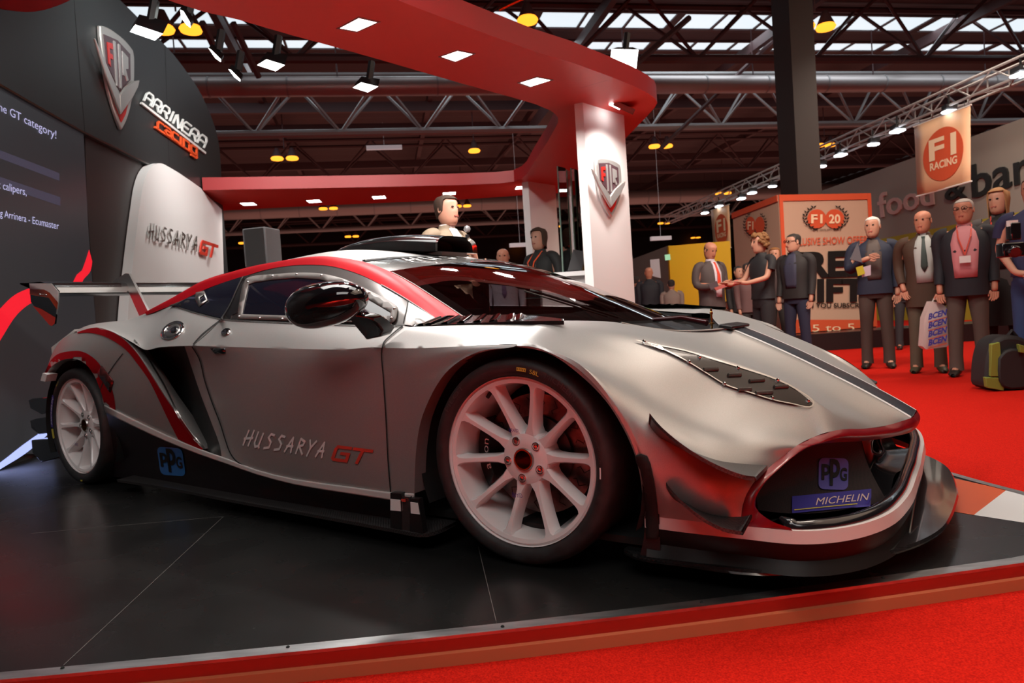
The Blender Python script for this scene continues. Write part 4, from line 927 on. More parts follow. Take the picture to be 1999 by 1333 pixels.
onplat('floor_graphic', [(1835, 925), (1856, 932), (1965, 956), (1901, 1005), (1840, 995), (1820, 960)], nmat('orange_graphic', (.62, .10, .03), .35))
onplat('floor_graphic', [(1965, 956), (2060, 981), (2060, 1030), (1999, 1020), (1901, 1005)], nmat('white_graphic', (.7, .7, .7), .35))
def seam(name, a, b, w):
    A_, B_ = WZ(*a, .0008), WZ(*b, .0008); t = (B_ - A_).normalized(); n = Vector((-t.y, t.x, 0)) * w / 2
    mb = MB(); mb.add([A_ + n, B_ + n, B_ - n, A_ - n], [(0, 1, 2, 3)]); rel(mb.build(name, M['seamm'], PLAT, 0), PLAT)
M['seamm'] = nmat('seam_grey', (.16, .14, .13), .6)
seam('platform_seam', (60, 1041), (436, 1008), .0016); seam('platform_seam', (436, 1008), (124, 1298), .0016); seam('platform_seam', (933, 1064), (970, 1218), .0015)
# ---- left wall of the stand
A_W = WZ(0, 915, 0); D_W = Vector((-.127, .992, 0)); N_W = Vector((.992, .127, 0))
def PW(px, py, d=0.): return WPl(px, py, A_W + N_W * d, N_W)
def wallpoly(mb, pts, d, th=.02, mi=0): mb.prism([PW(a, b, d) for a, b in pts], N_W * -th, mi)
arc_ = [(432, 363), (431, 320), (427, 280), (418, 243), (405, 210), (388, 175), (367, 144), (340, 108), (306, 72), (270, 35), (234, 0), (190, -38), (130, -80)]
mb = MB(); W0 = [PW(a, b) for a, b in smoothpoly(arc_, 4)]
W0 = [Vector((PW(434, 400).x, PW(434, 400).y, FLZ))] + W0 + [PW(-60, -160)] + [A_W - D_W * 2.2 + Vector((0, 0, 4.6)), A_W - D_W * 2.2 + Vector((0, 0, FLZ))]
mb.prism(W0, N_W * -.25); struct(mb.build('wall_left', M['darkwall']))
WS = empty('wall_header', A_W + D_W * 3 + Vector((0, 0, 2.4))); tag(WS, 'raised anthracite header band curving over the backdrop', 'header')
mb = MB(); hp = smoothpoly(arc_, 4) + [(60, -120), (-120, -120), (-120, 100), (0, 167), (80, 213), (162, 259), (230, 292), (295, 324), (375, 364)]
mb.prism([PW(a, b, .05) for a, b in hp], N_W * -.05); rel(mb.build('header_panel', M['darkwall'], WS), WS)
for a, b in (((144, -5), (166, 262)), ((322, 88), (331, 340))):
    mb = MB(); P_, Q_ = PW(*a, .051), PW(*b, .051); t = D_W * .004; mb.add([P_ - t, P_ + t, Q_ + t, Q_ - t], [(0, 1, 2, 3)]); rel(mb.build('header_seam', M['matblack'], WS, 0), WS)
mb = MB(); P_ = [PW(a, b, .05) for a, b in [(-100, 112), (0, 167), (80, 213), (162, 259), (230, 292), (295, 324), (375, 364)]]; mb.grid([P_, [p + Vector((0, 0, .012)) + N_W * .004 for p in P_]]); rel(mb.build('header_lip', M['bronze'], WS), WS)
# brown recess panel
mb = MB(); wallpoly(mb, [(166, 264), (200, 280), (295, 326), (262, 480), (252, 600), (245, 900), (210, 900), (188, 640), (170, 400)], .012, .012)
tag(mb.build('recess_panel', M['brownwall']), 'dark brown panel between the video screen and the white curved panel', 'panel')
# video screen
SCR = empty('video_screen', PW(80, 880)); tag(SCR, 'dark video wall with pale text and red ribbon left of the rear wing', 'screen')
mb = MB(); mb.prism([PW(a, b, .03) for a, b in [(-120, 105), (0, 168), (80, 213), (163, 260), (172, 440), (181, 560), (188, 640), (205, 884), (50, 885), (-40, 925), (-120, 962)]], N_W * -.03)
rel(mb.build('screen_panel', nmat('screen_face', (.02, .02, .022), .3, emit=(.040, .042, .048), es=.6), SCR), SCR)
red_led = nmat('red_led', (.1, 0, 0), .5, emit=(1, .012, .03), es=1.3); blu_led = nmat('pale_blue_led', (.1, .1, .1), .5, emit=(.42, .50, 1), es=1.7); lil = nmat('lilac_led', (.1, .1, .1), .5, emit=(.62, .60, .95), es=1.1); dimled = nmat('dim_led', (.03, .03, .04), .5, emit=(.055, .05, .085), es=1)
def scr(name, pts, mat, d=.032):
    mb = MB(); P_ = [PW(a, b, d) for a, b in pts]; mb.add(P_, [tuple(range(len(P_)))]); rel(mb.build(name, mat, SCR, 0), SCR)
def scrtri(name, poly, mat):
    V, Fc = dense([Vector(p) for p in poly], [], 30); mb = MB(); mb.add([PW(v.x, v.y, .032) for v in V], Fc); rel(mb.build(name, mat, SCR, 0), SCR)
scrtri('red_ribbon', smoothpoly([(-60, 690), (0, 603), (30, 575), (60, 562), (95, 556), (130, 563)], 4) + [(137, 562), (150, 536)] + smoothpoly([(160, 528), (165, 515), (174, 487)], 3) + smoothpoly([(180, 510), (176, 530), (162, 547), (156, 566), (100, 580), (60, 592), (35, 612), (0, 665), (-60, 760)], 4), red_led)
scrtri('pale_ribbon', smoothpoly([(-60, 940), (0, 903), (45, 868), (100, 830)], 3) + smoothpoly([(100, 842), (50, 885), (0, 916), (-60, 955)], 3), blu_led)
scrtri('red_ribbon', [(68, 900), (78, 888), (94, 896), (90, 902)], red_led)
for q in ([(-60, 262), (0, 293), (116, 338), (116, 353), (0, 309), (-60, 280)], [(-60, 325), (0, 345), (118, 385), (118, 402), (0, 362), (-60, 343)]): scr('dim_bar', q, dimled, .0315)
for s, a, b, c in (("he GT category!", (-2, 215), (110, 271), (-2, 199)), ("x calipers,", (-6, 366), (52, 382), (-6, 351)), ("g Arrinera - Ecumaster", (0, 422), (115, 448), (0, 408))):
    mb = MB(); f = aff(a, b, c); lettering(mb, textgeo(s), lambda u, v: PW(*f(u, v), .034)); rel(mb.build('screen_text', lil, SCR, 0, merge=0), SCR)
# white panel with the car's name
WP = empty('white_panel', PW(340, 700)); tag(WP, 'white curved panel carrying the car name behind the rear wing', 'panel')
wp = [(246, 900), (248, 640), (262, 490), (272, 410), (281, 355), (290, 333), (302, 321), (315, 319), (330, 326), (391, 366)]
mb = MB(); mb.prism([PW(a, b, .10) for a, b in smoothpoly(wp, 3) + [(396, 372), (402, 480), (405, 640), (405, 900)]], N_W * -.08); rel(mb.build('panel_front', M['whitewall'], WP, 30), WP)
mb = MB(); mb.prism([PW(a, b, .06) for a, b in [(391, 368), (433, 409), (437, 538), (438, 700), (400, 700)]], N_W * -.05); rel(mb.build('panel_return', M['whitewall'], WP), WP)
mb = MB(); f = aff((290, 464), (386, 491), (290, 436)); g = strokegeo('HUSSARYA', SF, .12, .2, .1)
lettering(mb, g, lambda u, v: PW(*f(u, v), .125)); rel(mb.build('panel_lettering', M['steel'], WP, 0, merge=0, solid=.012), WP)
mb = MB(); f = aff((391, 493), (418, 502), (392, 469)); lettering(mb, strokegeo('GT', SF, .24, .18, .2), lambda u, v: PW(*f(u, v), .125)); rel(mb.build('panel_badge', nmat('sign_red', (.62, .04, .02), .4), WP, 0, merge=0, solid=.012), WP)
# maker's sign
SG = empty('wall_sign', PW(340, 250)); tag(SG, 'white and red maker name lettering on the dark wall', 'sign')
mb = MB(); f = aff((281, 196), (398, 288), (288, 179)); lettering(mb, strokegeo('ARRINERA', SFB, .17, .26), lambda u, v: PW(*f(u, v), .075))
rel(mb.build('sign_lettering', nmat('sign_white', (.8, .82, .8), .4, emit=(.8, .85, .8), es=.15), SG, 0, merge=0, solid=.015), SG)
mb = MB(); wallpoly(mb, [(278, 199), (403, 297), (402, 301), (277, 203)], .075); rel(mb.build('sign_underline', M['wprint'], SG), SG)
mb = MB(); f = aff((308, 250), (384, 303), (308, 233)); lettering(mb, strokegeo('racing', SFB, .22, .3), lambda u, v: PW(*f(u, v), .075)); rel(mb.build('sign_lettering', nmat('sign_orange', (.75, .09, .02), .4), SG, 0, merge=0, solid=.015), SG)
mb = MB(); wallpoly(mb, [(304, 246), (384, 302), (384, 306), (304, 250)], .075); rel(mb.build('sign_underline', nmat('sign_orange', (.75, .09, .02), .4), SG), SG)
def badge(name, f, nrm, label, cat='badge'):
    root = empty(name, f(.5, .5, 0)); tag(root, label, cat)
    def lay(nm, pts, d0, th, mat, bev=.004):
        mb = MB(); mb.prism([f(u, v, d0 + th) for u, v in pts], nrm * -th); o = rel(mb.build(nm, mat, root, 30), root)
        if bev: b = o.modifiers.new('b', 'BEVEL'); b.width = bev; b.segments = 2; b.limit_method = 'ANGLE'
    sh = smoothpoly([(.5, 0), (.3, .14), (.12, .36), (.05, .6), (.02, .86)], 4) + smoothpoly([(.04, .97), (.25, 1.0), (.5, 1.0), (.75, .98), (.95, .93)], 3) + smoothpoly([(.98, .86), (.97, .6), (.88, .36), (.7, .14), (.5, 0)], 4)[:-1]
    si = [(.5 + (u - .5) * .82, .07 + v * .86) for u, v in sh]
    lay('shield', sh, 0, .035, M['badge_s'], .01)
    lay('lower_field', [(.5, .08), (.33, .2), (.2, .38), (.12, .58), (.5, .32), (.86, .56), (.8, .38), (.67, .2)], .035, .006, M['badge_r'], 0)
    lay('upper_field', [(.13, .60), (.12, .90), (.5, .93), (.86, .87), (.86, .60), (.5, .40)], .035, .006, M['badge_d'], 0)
    for k, (x, w) in enumerate(((.40, .05), (.53, .05))): lay('centre_bar', [(x, .44), (x + w, .44), (x + w, .90), (x, .90)], .041, .006, M['badge_s'], 0)
    lay('monogram', [(.20, .62), (.20, .84), (.36, .86), (.36, .80), (.26, .79), (.26, .74), (.34, .74), (.34, .69), (.26, .69), (.26, .60)], .041, .006, M['badge_r'], 0)
    lay('monogram', [(.64, .60), (.64, .85), (.80, .82), (.80, .70), (.72, .68), (.80, .58), (.74, .56), (.69, .64), (.69, .60)], .041, .006, M['badge_s'], 0)
    lay('chevron', [(-.16, .80), (-.12, .72), (.06, .50), (.5, .16), (.5, .36), (.10, .62)], .045, .02, M['badge_s'], .006)
    lay('chevron', [(1.14, .66), (1.10, .58), (.92, .42), (.5, .16), (.5, .36), (.72, .50), (1.0, .62)], .047, .02, M['badge_s'], .006)
    return root
M['badge_s'] = nmat('badge_silver', (.62, .60, .58), .35, .7); M['badge_r'] = nmat('badge_red', (.55, .02, .015), .3); M['badge_d'] = nmat('badge_dark', (.10, .05, .06), .3, .3)
fb_ = aff((212, 250), (262, 286), (190, 25)); fb2 = lambda u, v, d: PW(*Vector(fb_(u, v)), .05 + d)
pw_ = [Vector((196, 44)), Vector((262, 100)), Vector((263, 205)), Vector((240, 256))]
def bmap(u, v, d):
    # bilinear placement of the shield on the wall plane
    top = Vector((193, 42)).lerp(Vector((264, 88)), u); bot = Vector((212, 236)).lerp(Vector((264, 272)), u); q = bot.lerp(top, v); return PW(q.x, q.y, .05 + d)
badge('wall_badge', bmap, N_W, 'large silver and red shield badge on the dark wall')
# ---- canopy
can_out = [(470, -75), (620, -50), (775, 0), (900, 48), (1042, 100), (1116, 121.6), (1188, 148), (1236, 167), (1265, 182), (1279, 192), (1283, 201), (1278, 210), (1262, 228), (1222, 269), (1165, 330), (1130, 364), (1100, 376), (1060, 380), (1017, 381.5), (900, 389.5), (700, 398), (560, 404.5), (434, 411)]
can_in = [(396, 371), (600, 367.5), (800, 363.5), (900, 361), (972, 358), (1004, 354.5), (1020, 347), (1030, 338), (1044, 314), (1068, 278), (1085, 248), (1089.5, 238), (1089, 229), (1083, 221.5), (1073, 215), (1044, 203), (996, 189), (900, 162.5), (740, 116), (655, 92), (565, 67.5), (464, 38), (396, 22.5), (340, 4.5), (260, -25)]
po = [WZ(a, b, HC) for a, b in can_out + can_in]
CAN = empty('red_canopy', (0, 7, HC)); tag(CAN, 'curved red canopy with recessed lamps over the stand', 'canopy')
n = len(po); FH = Vector((0, 0, .15)); mb = MB()
mb.add(po, [tuple(range(n))], 0); mb.add([p + FH for p in po], [tuple(range(n))], 1)
mb.add(po + [p + FH for p in po], [(i, (i + 1) % n, n + (i + 1) % n, n + i) for i in range(n)], 1)
rel(mb.build('canopy_shell', [M['canopy'], M['fascia']], CAN, 30), CAN)
mb = MB(); lob = [WZ(a, b, HC + .4) for a, b in smoothpoly([(-120, -10), (-40, 12), (0, 18), (65, 23), (110, 12), (150, -8), (200, -60)], 4) + [(60, -200), (-150, -120)]]; mb.prism(lob, (0, 0, .15)); rel(mb.build('canopy_lobe', M['fascia'], CAN), CAN)
mb = MB(); P_, Q_ = WZ(1135, 171, HC - .0005), WZ(1187, 156, HC - .0005); mb.add([P_, Q_, Q_ + Vector((0, .006, 0)), P_ + Vector((0, .006, 0))], [(0, 1, 2, 3)]); rel(mb.build('canopy_joint', M['fascia'], CAN, 0), CAN)
def downlight(px4, w=30, ctr=None, ax=None, sz=None):
    if px4: c4 = [WZ(a, b, HC) for a, b in px4]
    else:
        c = WZ(*ctr, HC); a = Vector((ax.x, ax.y, 0)).normalized() * sz[0] / 2; b = Vector((-a.y, a.x, 0)).normalized() * sz[1] / 2; c4 = [c - a - b, c + a - b, c + a + b, c - a + b]
    c = sum(c4, Vector()) / 4; r = empty('recessed_lamp', (c.x, c.y, HC)); dz = Vector((0, 0, -.004))
    big = [c + (p - c) * 1.22 + dz for p in c4]; mb = MB(); i4 = [c + (p - c) * 1.02 + dz for p in c4]
    mb.add(big + i4, [(k, (k + 1) % 4, 4 + (k + 1) % 4, 4 + k) for k in range(4)]); mb.add(big + [p - dz for p in big], [(k, (k + 1) % 4, 4 + (k + 1) % 4, 4 + k) for k in range(4)]); rel(mb.build('lamp_frame', M['steel'], r, 0), r)
    mb = MB(); mb.add([p + Vector((0, 0, -.003)) for p in c4], [(0, 1, 2, 3)]); rel(mb.build('lamp_face', M['lamp'], r, 0), r)
    area('downlight', c + Vector((0, 0, -.03)), c + Vector((0, 0, -1)), .16, .16, w, (1, .95, .90), 150)
    return r
g_ = 'recessed lamps under the front arm of the canopy'
tag(downlight([(664, 54), (700, 35), (735, 43), (697, 60)], 42), 'largest recessed lamp of the canopy front arm, nearest the viewer', 'lamp', g_)
tag(downlight([(862, 110), (893, 99), (922, 105), (889, 119)], 42), 'second recessed lamp along the canopy front arm', 'lamp', g_)
tag(downlight([(1016, 161), (1048, 151), (1074, 156), (1036, 168)], 42), 'recessed lamp of the front arm closest to the badge pillar', 'lamp', g_)
bx = WZ(900, 375, HC) - WZ(500, 395, HC)
for (a, b), l in (((485, 398), 'recessed lamp at the white panel end of the rear canopy beam'), ((613, 392.5), 'second recessed lamp from the left in the rear canopy beam'), ((740, 385), 'recessed lamp midway along the rear canopy beam'), ((877, 377.5), 'recessed lamp in the rear beam above the presenter'), ((1019, 366), 'recessed lamp in the rear beam beside the far white pillar')):
    tag(downlight(None, 10, (a, b), bx, (.17, .20)), l, 'lamp', 'recessed lamps in the rear canopy beam')
# tilted lamp above the badge pillar
SPT = empty('tilted_lamp', WZ(1213, 203, HC)); tag(SPT, 'square tilted lamp under the canopy above the badge pillar', 'lamp')
c = WZ(1213, 205, HC); R_ = Matrix.Rotation(.5, 3, 'Y') @ Matrix.Rotation(.35, 3, 'X')
mb = MB(); mb.box(c + Vector((.02, 0, -.02)), (.19, .17, .045), rot=R_); rel(mb.build('lamp_housing', M['bronze'], SPT), SPT)
mb = MB(); mb.box(c + Vector((-.055, -.0, .0)), (.10, .14, .03), rot=R_); rel(mb.build('lamp_face', M['lamp'], SPT), SPT)
area('pillar_wash', c + Vector((0, -.25, -.08)), c + Vector((0, .1, -1.6)), .15, .1, 14, (1, .95, .9), 120)
# ---- pillars
def pillar(name, pA, pB, pC, label):
    a, b, c = [WZ(*p, HC) for p in (pA, pB, pC)]; d = c - a; dl_ = Vector((0, 0, -(HC - 0)))
    r = empty(name, Vector((a.x, a.y, 0))); tag(r, label, 'pillar')
    mb = MB(); mb.prism([a, b, b + d, a + d], dl_); rel(mb.build('pillar_shaft', M['whitewall'], r), r); return r, a, b
p1, pa, pb = pillar('white_pillar', (1137.5, 200), (1218, 225), (1121, 203), 'tall white pillar with the shield badge holding up the canopy')
pillar('white_pillar', (1031, 354), (1084, 362), (1018.5, 357), 'white pillar farther back behind the woman in the leather jacket')
pn = (pb - pa).cross(Vector((0, 0, 1))).normalized(); pn = pn if pn.y < 0 else -pn
def PP(px, py, d): return WPl(px, py, pa + pn * d, pn)
def pmap(u, v, d):
    top = Vector((1163, 306)).lerp(Vector((1213, 314)), u); bot = Vector((1170, 422)).lerp(Vector((1219, 425)), u); q = bot.lerp(top, v); return PP(q.x, q.y, d)
badge('pillar_badge', pmap, pn, 'silver and red shield badge on the white pillar')
# counter, laptop, glass
kd = 6.25
K = empty('reception_counter', WD(1105, 640, kd)); tag(K, 'white reception counter beside the badge pillar', 'counter')
a, b = WD(1052, 534, kd), WD(1150, 532, kd); mb = MB(); mb.box(((a.x + b.x) / 2, kd + .25, a.z - .02), (b.x - a.x, .5, .04)); rel(mb.build('counter_top', M['whitewall'], K), K)
mb = MB(); mb.box(((a.x + b.x) / 2, kd + .27, (a.z - .04) / 2), (b.x - a.x - .04, .44, a.z - .04)); rel(mb.build('counter_body', M['whitewall'], K), K)
LT = empty('laptop', WD(1122, 530, kd + .15)); tag(LT, 'open dark laptop standing on the white counter', 'laptop')
zt = a.z
q4 = [WD(1108, 529, kd + .10), WD(1119, 487, kd + .2), WD(1141, 490, kd + .2), WD(1136, 531, kd + .10)]
mb = MB(); mb.prism(q4, (.005, .012, 0)); rel(mb.build('laptop_lid', M['black'], LT), LT)
mb = MB(); mb.box((q4[0].x + .06, kd + .2, zt + .008), (.14, .2, .014)); rel(mb.build('laptop_base', M['black'], LT), LT)
GL = empty('glass_screen', WD(1115, 640, 7.1)); tag(GL, 'tall clear glass panels with green edges between the two white pillars', 'glass')
for x0, x1, t0 in ((1088, 1104, 318), (1106, 1113, 325), (1114, 1128, 322)):
    d1, d2 = 7.0, 6.7
    P_ = [WD(x0 + 14, 600, d1), WD(x1 + 14, 600, d2), WD(x1, t0 + 10, d2), WD(x0, t0 + 6, d1)]; P_[0].z = P_[1].z = .0
    mb = MB(); mb.prism(P_, (0, .01, 0)); rel(mb.build('glass_pane', M['clear'], GL, 0), GL)
    mb = MB(); mb.tube([P_[3], Vector((P_[0].x, P_[0].y, .5))], .007, 6); rel(mb.build('glass_edge', nmat('green_glass_edge', (.35, .5, .42), .2), GL), GL)
# loudspeaker
SK = empty('loudspeaker', WD(512, 700, 6.6)); SK.location.z = 0; tag(SK, 'grey sided loudspeaker on a stand behind the car roof', 'loudspeaker')
d = 6.6; P_ = [WD(480, 515, d + .25), WD(487, 444, d + .25), WD(492, 441, d + .05), WD(532, 447, d), WD(533, 517, d), WD(490, 521, d)]
mb = MB(); sx = WD(488, 520, d); ex = WD(533, 520, d); w = ex.x - sx.x; top = WD(510, 443, d).z; bo_ = WD(510, 520, d).z
mb.box(((sx.x + ex.x) / 2 - .02, d + .13, (top + bo_) / 2), (w + .03, .26, top - bo_), rot=Matrix.Rotation(-.25, 3, 'Z')); rel(mb.build('speaker_cabinet', nmat('grey_speaker', (.22, .22, .23), .5), SK, bevel=.015), SK)
mb = MB(); mb.box(((sx.x + ex.x) / 2 - .045, d - .006, (top + bo_) / 2), (w * .92, .012, (top - bo_) * .93), rot=Matrix.Rotation(-.25, 3, 'Z')); rel(mb.build('speaker_grille', nmat('speaker_mesh', (.07, .07, .07), .6), SK), SK)
mb = MB(); cx_s = (sx.x + ex.x) / 2; mb.tube([(cx_s, d + .1, bo_), (cx_s, d + .1, .1)], .02, 8)
for k in range(3): mb.tube([(cx_s, d + .1, .35), (cx_s + .4 * math.cos(k * 2.1), d + .1 + .4 * math.sin(k * 2.1), .01)], .012, 6)
rel(mb.build('speaker_stand', M['black'], SK), SK)
# floodlights
def flood(face, depth, hous, label, edge=False, w=40):
    P_ = [WD(a, b, depth) for a, b in face]; c = sum(P_, Vector()) / len(P_); r = empty('floodlight', c); tag(r, label, 'floodlight', 'floodlights above the stand')
    mb = MB(); mb.add(P_, [tuple(range(len(P_)))]); rel(mb.build('lamp_glass', M['flood'], r, 0), r)
    if hous:
        Q_ = [WD(a, b, depth + .12) for a, b in hous]; m_ = min(len(Q_), len(P_)); mb = MB()
        P2 = [p + Vector((0, .002, .002)) for p in P_]; k = len(P_)
        mb.add(P2 + Q_, [(i, (i + 1) % k, k + (i + 1) % k, k + i) for i in range(k)] + [tuple(range(k, 2 * k)), tuple(range(k))]); rel(mb.build('lamp_housing', M['black'], r), r)
        top = sum(Q_, Vector()) / len(Q_); mb = MB(); mb.tube([top, top + Vector((0.03, .02, .16))], .03, 6); rel(mb.build('lamp_bracket', M['black'], r), r)
    return c
flood([(254, 62), (264, 48), (318, 66), (302, 79)], 4.6, [(258, 50), (272, 28), (330, 42), (318, 66)], 'floodlight beside the wall badge at the top left')
flood([(502, 127), (520, 116), (556, 127), (538, 139)], 5.2, [(512, 112), (522, 101), (562, 107), (555, 125)], 'floodlight above the maker sign, left of the two over the canopy opening')
flood([(689, 171), (705, 161), (738, 169), (718, 180)], 5.8, [(697, 158), (706, 149), (742, 154), (738, 167)], 'floodlight with black housing below the front arm of the canopy')
for q, l, dd in (([(352, 19), (358, 22), (371, 44), (372, 54), (364, 48), (354, 35)], 'thin edge-on floodlight over the amber lamps', 4.9), ([(407, 94), (412, 97), (431, 116), (431, 121), (420, 113)], 'upper of two edge-on floodlights right of the wall sign', 5.3), ([(446, 135), (451, 137), (469, 155), (469, 159), (458, 151)], 'lower of two edge-on floodlights right of the wall sign', 5.6)):
    flood(q, dd, [(a + 6, b - 9) for a, b in q], l)
c = flood([(1194, 96), (1246, 97), (1242, 134), (1190, 129)], 5.9, [(1205, 92), (1236, 92), (1236, 112), (1205, 110)], 'brightest square floodlight above the right end of the canopy')
mb = MB(); mb.tube([WD(974, 20, 5.6), WD(1040, -12, 5.6)], .012, 6); tag(mb.build('canopy_rod', M['brass']), 'thin metal rod rising above the canopy edge', 'rod')
#PART4#
# ================================================================= THE HALL
HA = .18; HU = Vector((math.cos(HA), math.sin(HA), 0)); HV = Vector((-math.sin(HA), math.cos(HA), 0))
def H(u, v, z): return HU * u + HV * v + Vector((0, 0, z))
HROT = Matrix.Rotation(HA, 3, 'Z')
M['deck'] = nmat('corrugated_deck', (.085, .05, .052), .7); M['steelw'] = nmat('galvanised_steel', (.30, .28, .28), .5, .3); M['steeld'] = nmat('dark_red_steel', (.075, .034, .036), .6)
M['duct'] = nmat('duct_steel', (.42, .36, .35), .4, .5); M['sky'] = nmat('skylight_pane', (.8, .9, .95), .5, emit=(.78, .93, 1), es=1.35)
ZR = 9.3
# roof: corrugated deck with openings for the skylight strips
skyl = [(19.5, 20.7), (21.6, 22.4)]
mb = MB(); v = 6.
def deck(v0, v1):
    k = max(2, int((v1 - v0) / .45)); rows = []
    for i in range(k + 1): rows.append([H(-26, v0 + (v1 - v0) * i / k, ZR + (.10 if i % 2 else 0)), H(34, v0 + (v1 - v0) * i / k, ZR + (.10 if i % 2 else 0))])
    mb.grid(rows)
deck(-14, skyl[0][0]); deck(skyl[0][1], skyl[1][0]); deck(skyl[1][1], 64); struct(mb.build('ceiling', M['deck'], None, 0, merge=0))
wall_m = nmat('far_hall_wall', (.045, .022, .024), .8)
mb = MB(); mb.prism([H(-26, 62, FLZ), H(34, 62, FLZ), H(34, 62, ZR), H(-26, 62, ZR)], HV * .1); struct(mb.build('wall_back', wall_m))
mb = MB(); mb.prism([H(-26, -14, FLZ), H(-26, 62, FLZ), H(-26, 62, ZR), H(-26, -14, ZR)], HU * -.1); struct(mb.build('wall_side', wall_m))
mb = MB(); mb.prism([H(34, -14, FLZ), H(34, 62, FLZ), H(34, 62, ZR), H(34, -14, ZR)], HU * .1); struct(mb.build('wall_right', wall_m))
mb = MB(); mb.prism([H(-26, -14, FLZ), H(34, -14, FLZ), H(34, -14, ZR), H(-26, -14, ZR)], HV * -.1); struct(mb.build('wall_front', nmat('warm_bounce_wall', (.34, .14, .06), .8)))  # unseen wall, coloured orange to add warm reflections on the car
for q, (v0, v1) in enumerate(skyl):
    r = empty('window_%d' % (q + 1), H(5, (v0 + v1) / 2, ZR)); struct(r)
    mb = MB(); mb.add([H(-25.9, v0, ZR + .02), H(33.9, v0, ZR + .02), H(33.9, v1, ZR + .02), H(-25.9, v1, ZR + .02)], [(0, 1, 2, 3)]); rel(mb.build('pane_strip', M['sky'], r), r)
    mb = MB()
    for i in range(41): mb.box(H(-25.5 + i * 1.45, (v0 + v1) / 2, ZR - .01), (.07 if i % 3 else .26, v1 - v0, .05), rot=HROT)
    for vv in (v0, v1): mb.box(H(4, vv, ZR), (59.6, .10, .06), rot=HROT)
    rel(mb.build('glazing_bars', M['steeld'], r), r)
def lattice(name, v, zc, zt, pitch, r, mat, label, double=True, u0=-24, u1=33, off=0.):
    rt = empty(name, H(0, v, zc)); tag(rt, label, 'truss', 'roof trusses of the hall')
    mb = MB(); mb.tube([H(u0, v, zc), H(u1, v, zc)], r * 1.5, 8); rel(mb.build('bottom_chord', mat, rt), rt)
    w = .55 if double else 0; mb = MB()
    for s in ((-1, 1) if double else (0,)): mb.tube([H(u0, v + s * w, zt), H(u1, v + s * w, zt)], r * 1.1, 6)
    rel(mb.build('top_chord', mat, rt), rt); mb = MB(); u = u0 + off
    while u < u1:
        for s in ((-1, 1) if double else (0,)):
            mb.tube([H(u, v, zc), H(u + pitch / 2, v + s * w, zt)], r * .62, 5); mb.tube([H(u, v, zc), H(u - pitch / 2, v + s * w, zt)], r * .62, 5)
        u += pitch
    rel(mb.build('lattice_bars', mat, rt), rt)
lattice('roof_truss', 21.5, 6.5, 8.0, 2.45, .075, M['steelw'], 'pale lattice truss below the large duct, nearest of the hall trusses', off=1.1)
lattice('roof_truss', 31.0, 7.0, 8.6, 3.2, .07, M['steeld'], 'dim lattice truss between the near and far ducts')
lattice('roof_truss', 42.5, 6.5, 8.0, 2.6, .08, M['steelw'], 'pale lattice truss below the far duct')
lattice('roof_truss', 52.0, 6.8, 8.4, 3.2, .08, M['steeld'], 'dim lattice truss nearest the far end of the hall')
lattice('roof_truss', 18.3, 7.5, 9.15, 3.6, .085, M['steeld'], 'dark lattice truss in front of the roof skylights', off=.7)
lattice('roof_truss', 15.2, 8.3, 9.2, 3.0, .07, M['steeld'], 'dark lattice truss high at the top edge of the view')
for q, (v, z, l) in enumerate(((20.6, 7.56, 'large round ventilation duct across the hall, nearer one'), (41.6, 7.56, 'round ventilation duct in the far half of the hall'))):
    r = empty('ventilation_duct', H(0, v, z)); tag(r, l, 'duct')
    mb = MB(); mb.tube([H(-24, v, z), H(33, v, z)], .27 if q == 0 else .42, 20); rel(mb.build('duct_tube', M['duct'], r, 60), r)
    for i in range(20): u = -19 + i * 2.1; mb = MB(); mb.tube([H(u, v, z), H(u + .05, v, z)], .285 if q == 0 else .44, 16); rel(mb.build('duct_band', M['steelw'], r, 60), r)
    for i in range(10): u = -18 + i * 4.3; mb = MB(); mb.tube([H(u, v, z), H(u, v, ZR)], .02, 5); rel(mb.build('duct_hanger', M['steeld'], r), r)
# long purlins running away from the viewer
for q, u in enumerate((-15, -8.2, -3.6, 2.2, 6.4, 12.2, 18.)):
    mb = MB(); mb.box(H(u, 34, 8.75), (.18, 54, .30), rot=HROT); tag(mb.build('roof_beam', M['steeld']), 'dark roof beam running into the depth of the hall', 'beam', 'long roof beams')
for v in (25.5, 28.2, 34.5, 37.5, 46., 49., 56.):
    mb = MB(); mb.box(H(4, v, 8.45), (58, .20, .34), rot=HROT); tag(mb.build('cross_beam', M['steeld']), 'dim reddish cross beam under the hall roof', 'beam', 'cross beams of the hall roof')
mb = MB(); mb.box(H(6.1, 22.8, 7.5), (.7, 4.6, .45), rot=HROT); tag(mb.build('duct_branch', M['steeld']), 'square side branch of the ventilation duct hanging right of the canopy', 'duct')
# slanting struts by the skylights
for a, b, d in (((1235, 130), (1345, 35), 15), ((1560, 30), (1290, 290), 22), ((455, 45), (505, 150), 14), ((395, 45), (432, 120), 13)):
    mb = MB(); mb.tube([WD(*a, d), WD(*b, d + 1)], .07, 6); tag(mb.build('roof_strut', M['steeld']), 'slanting dark strut under the skylights', 'strut', 'slanting struts under the roof')
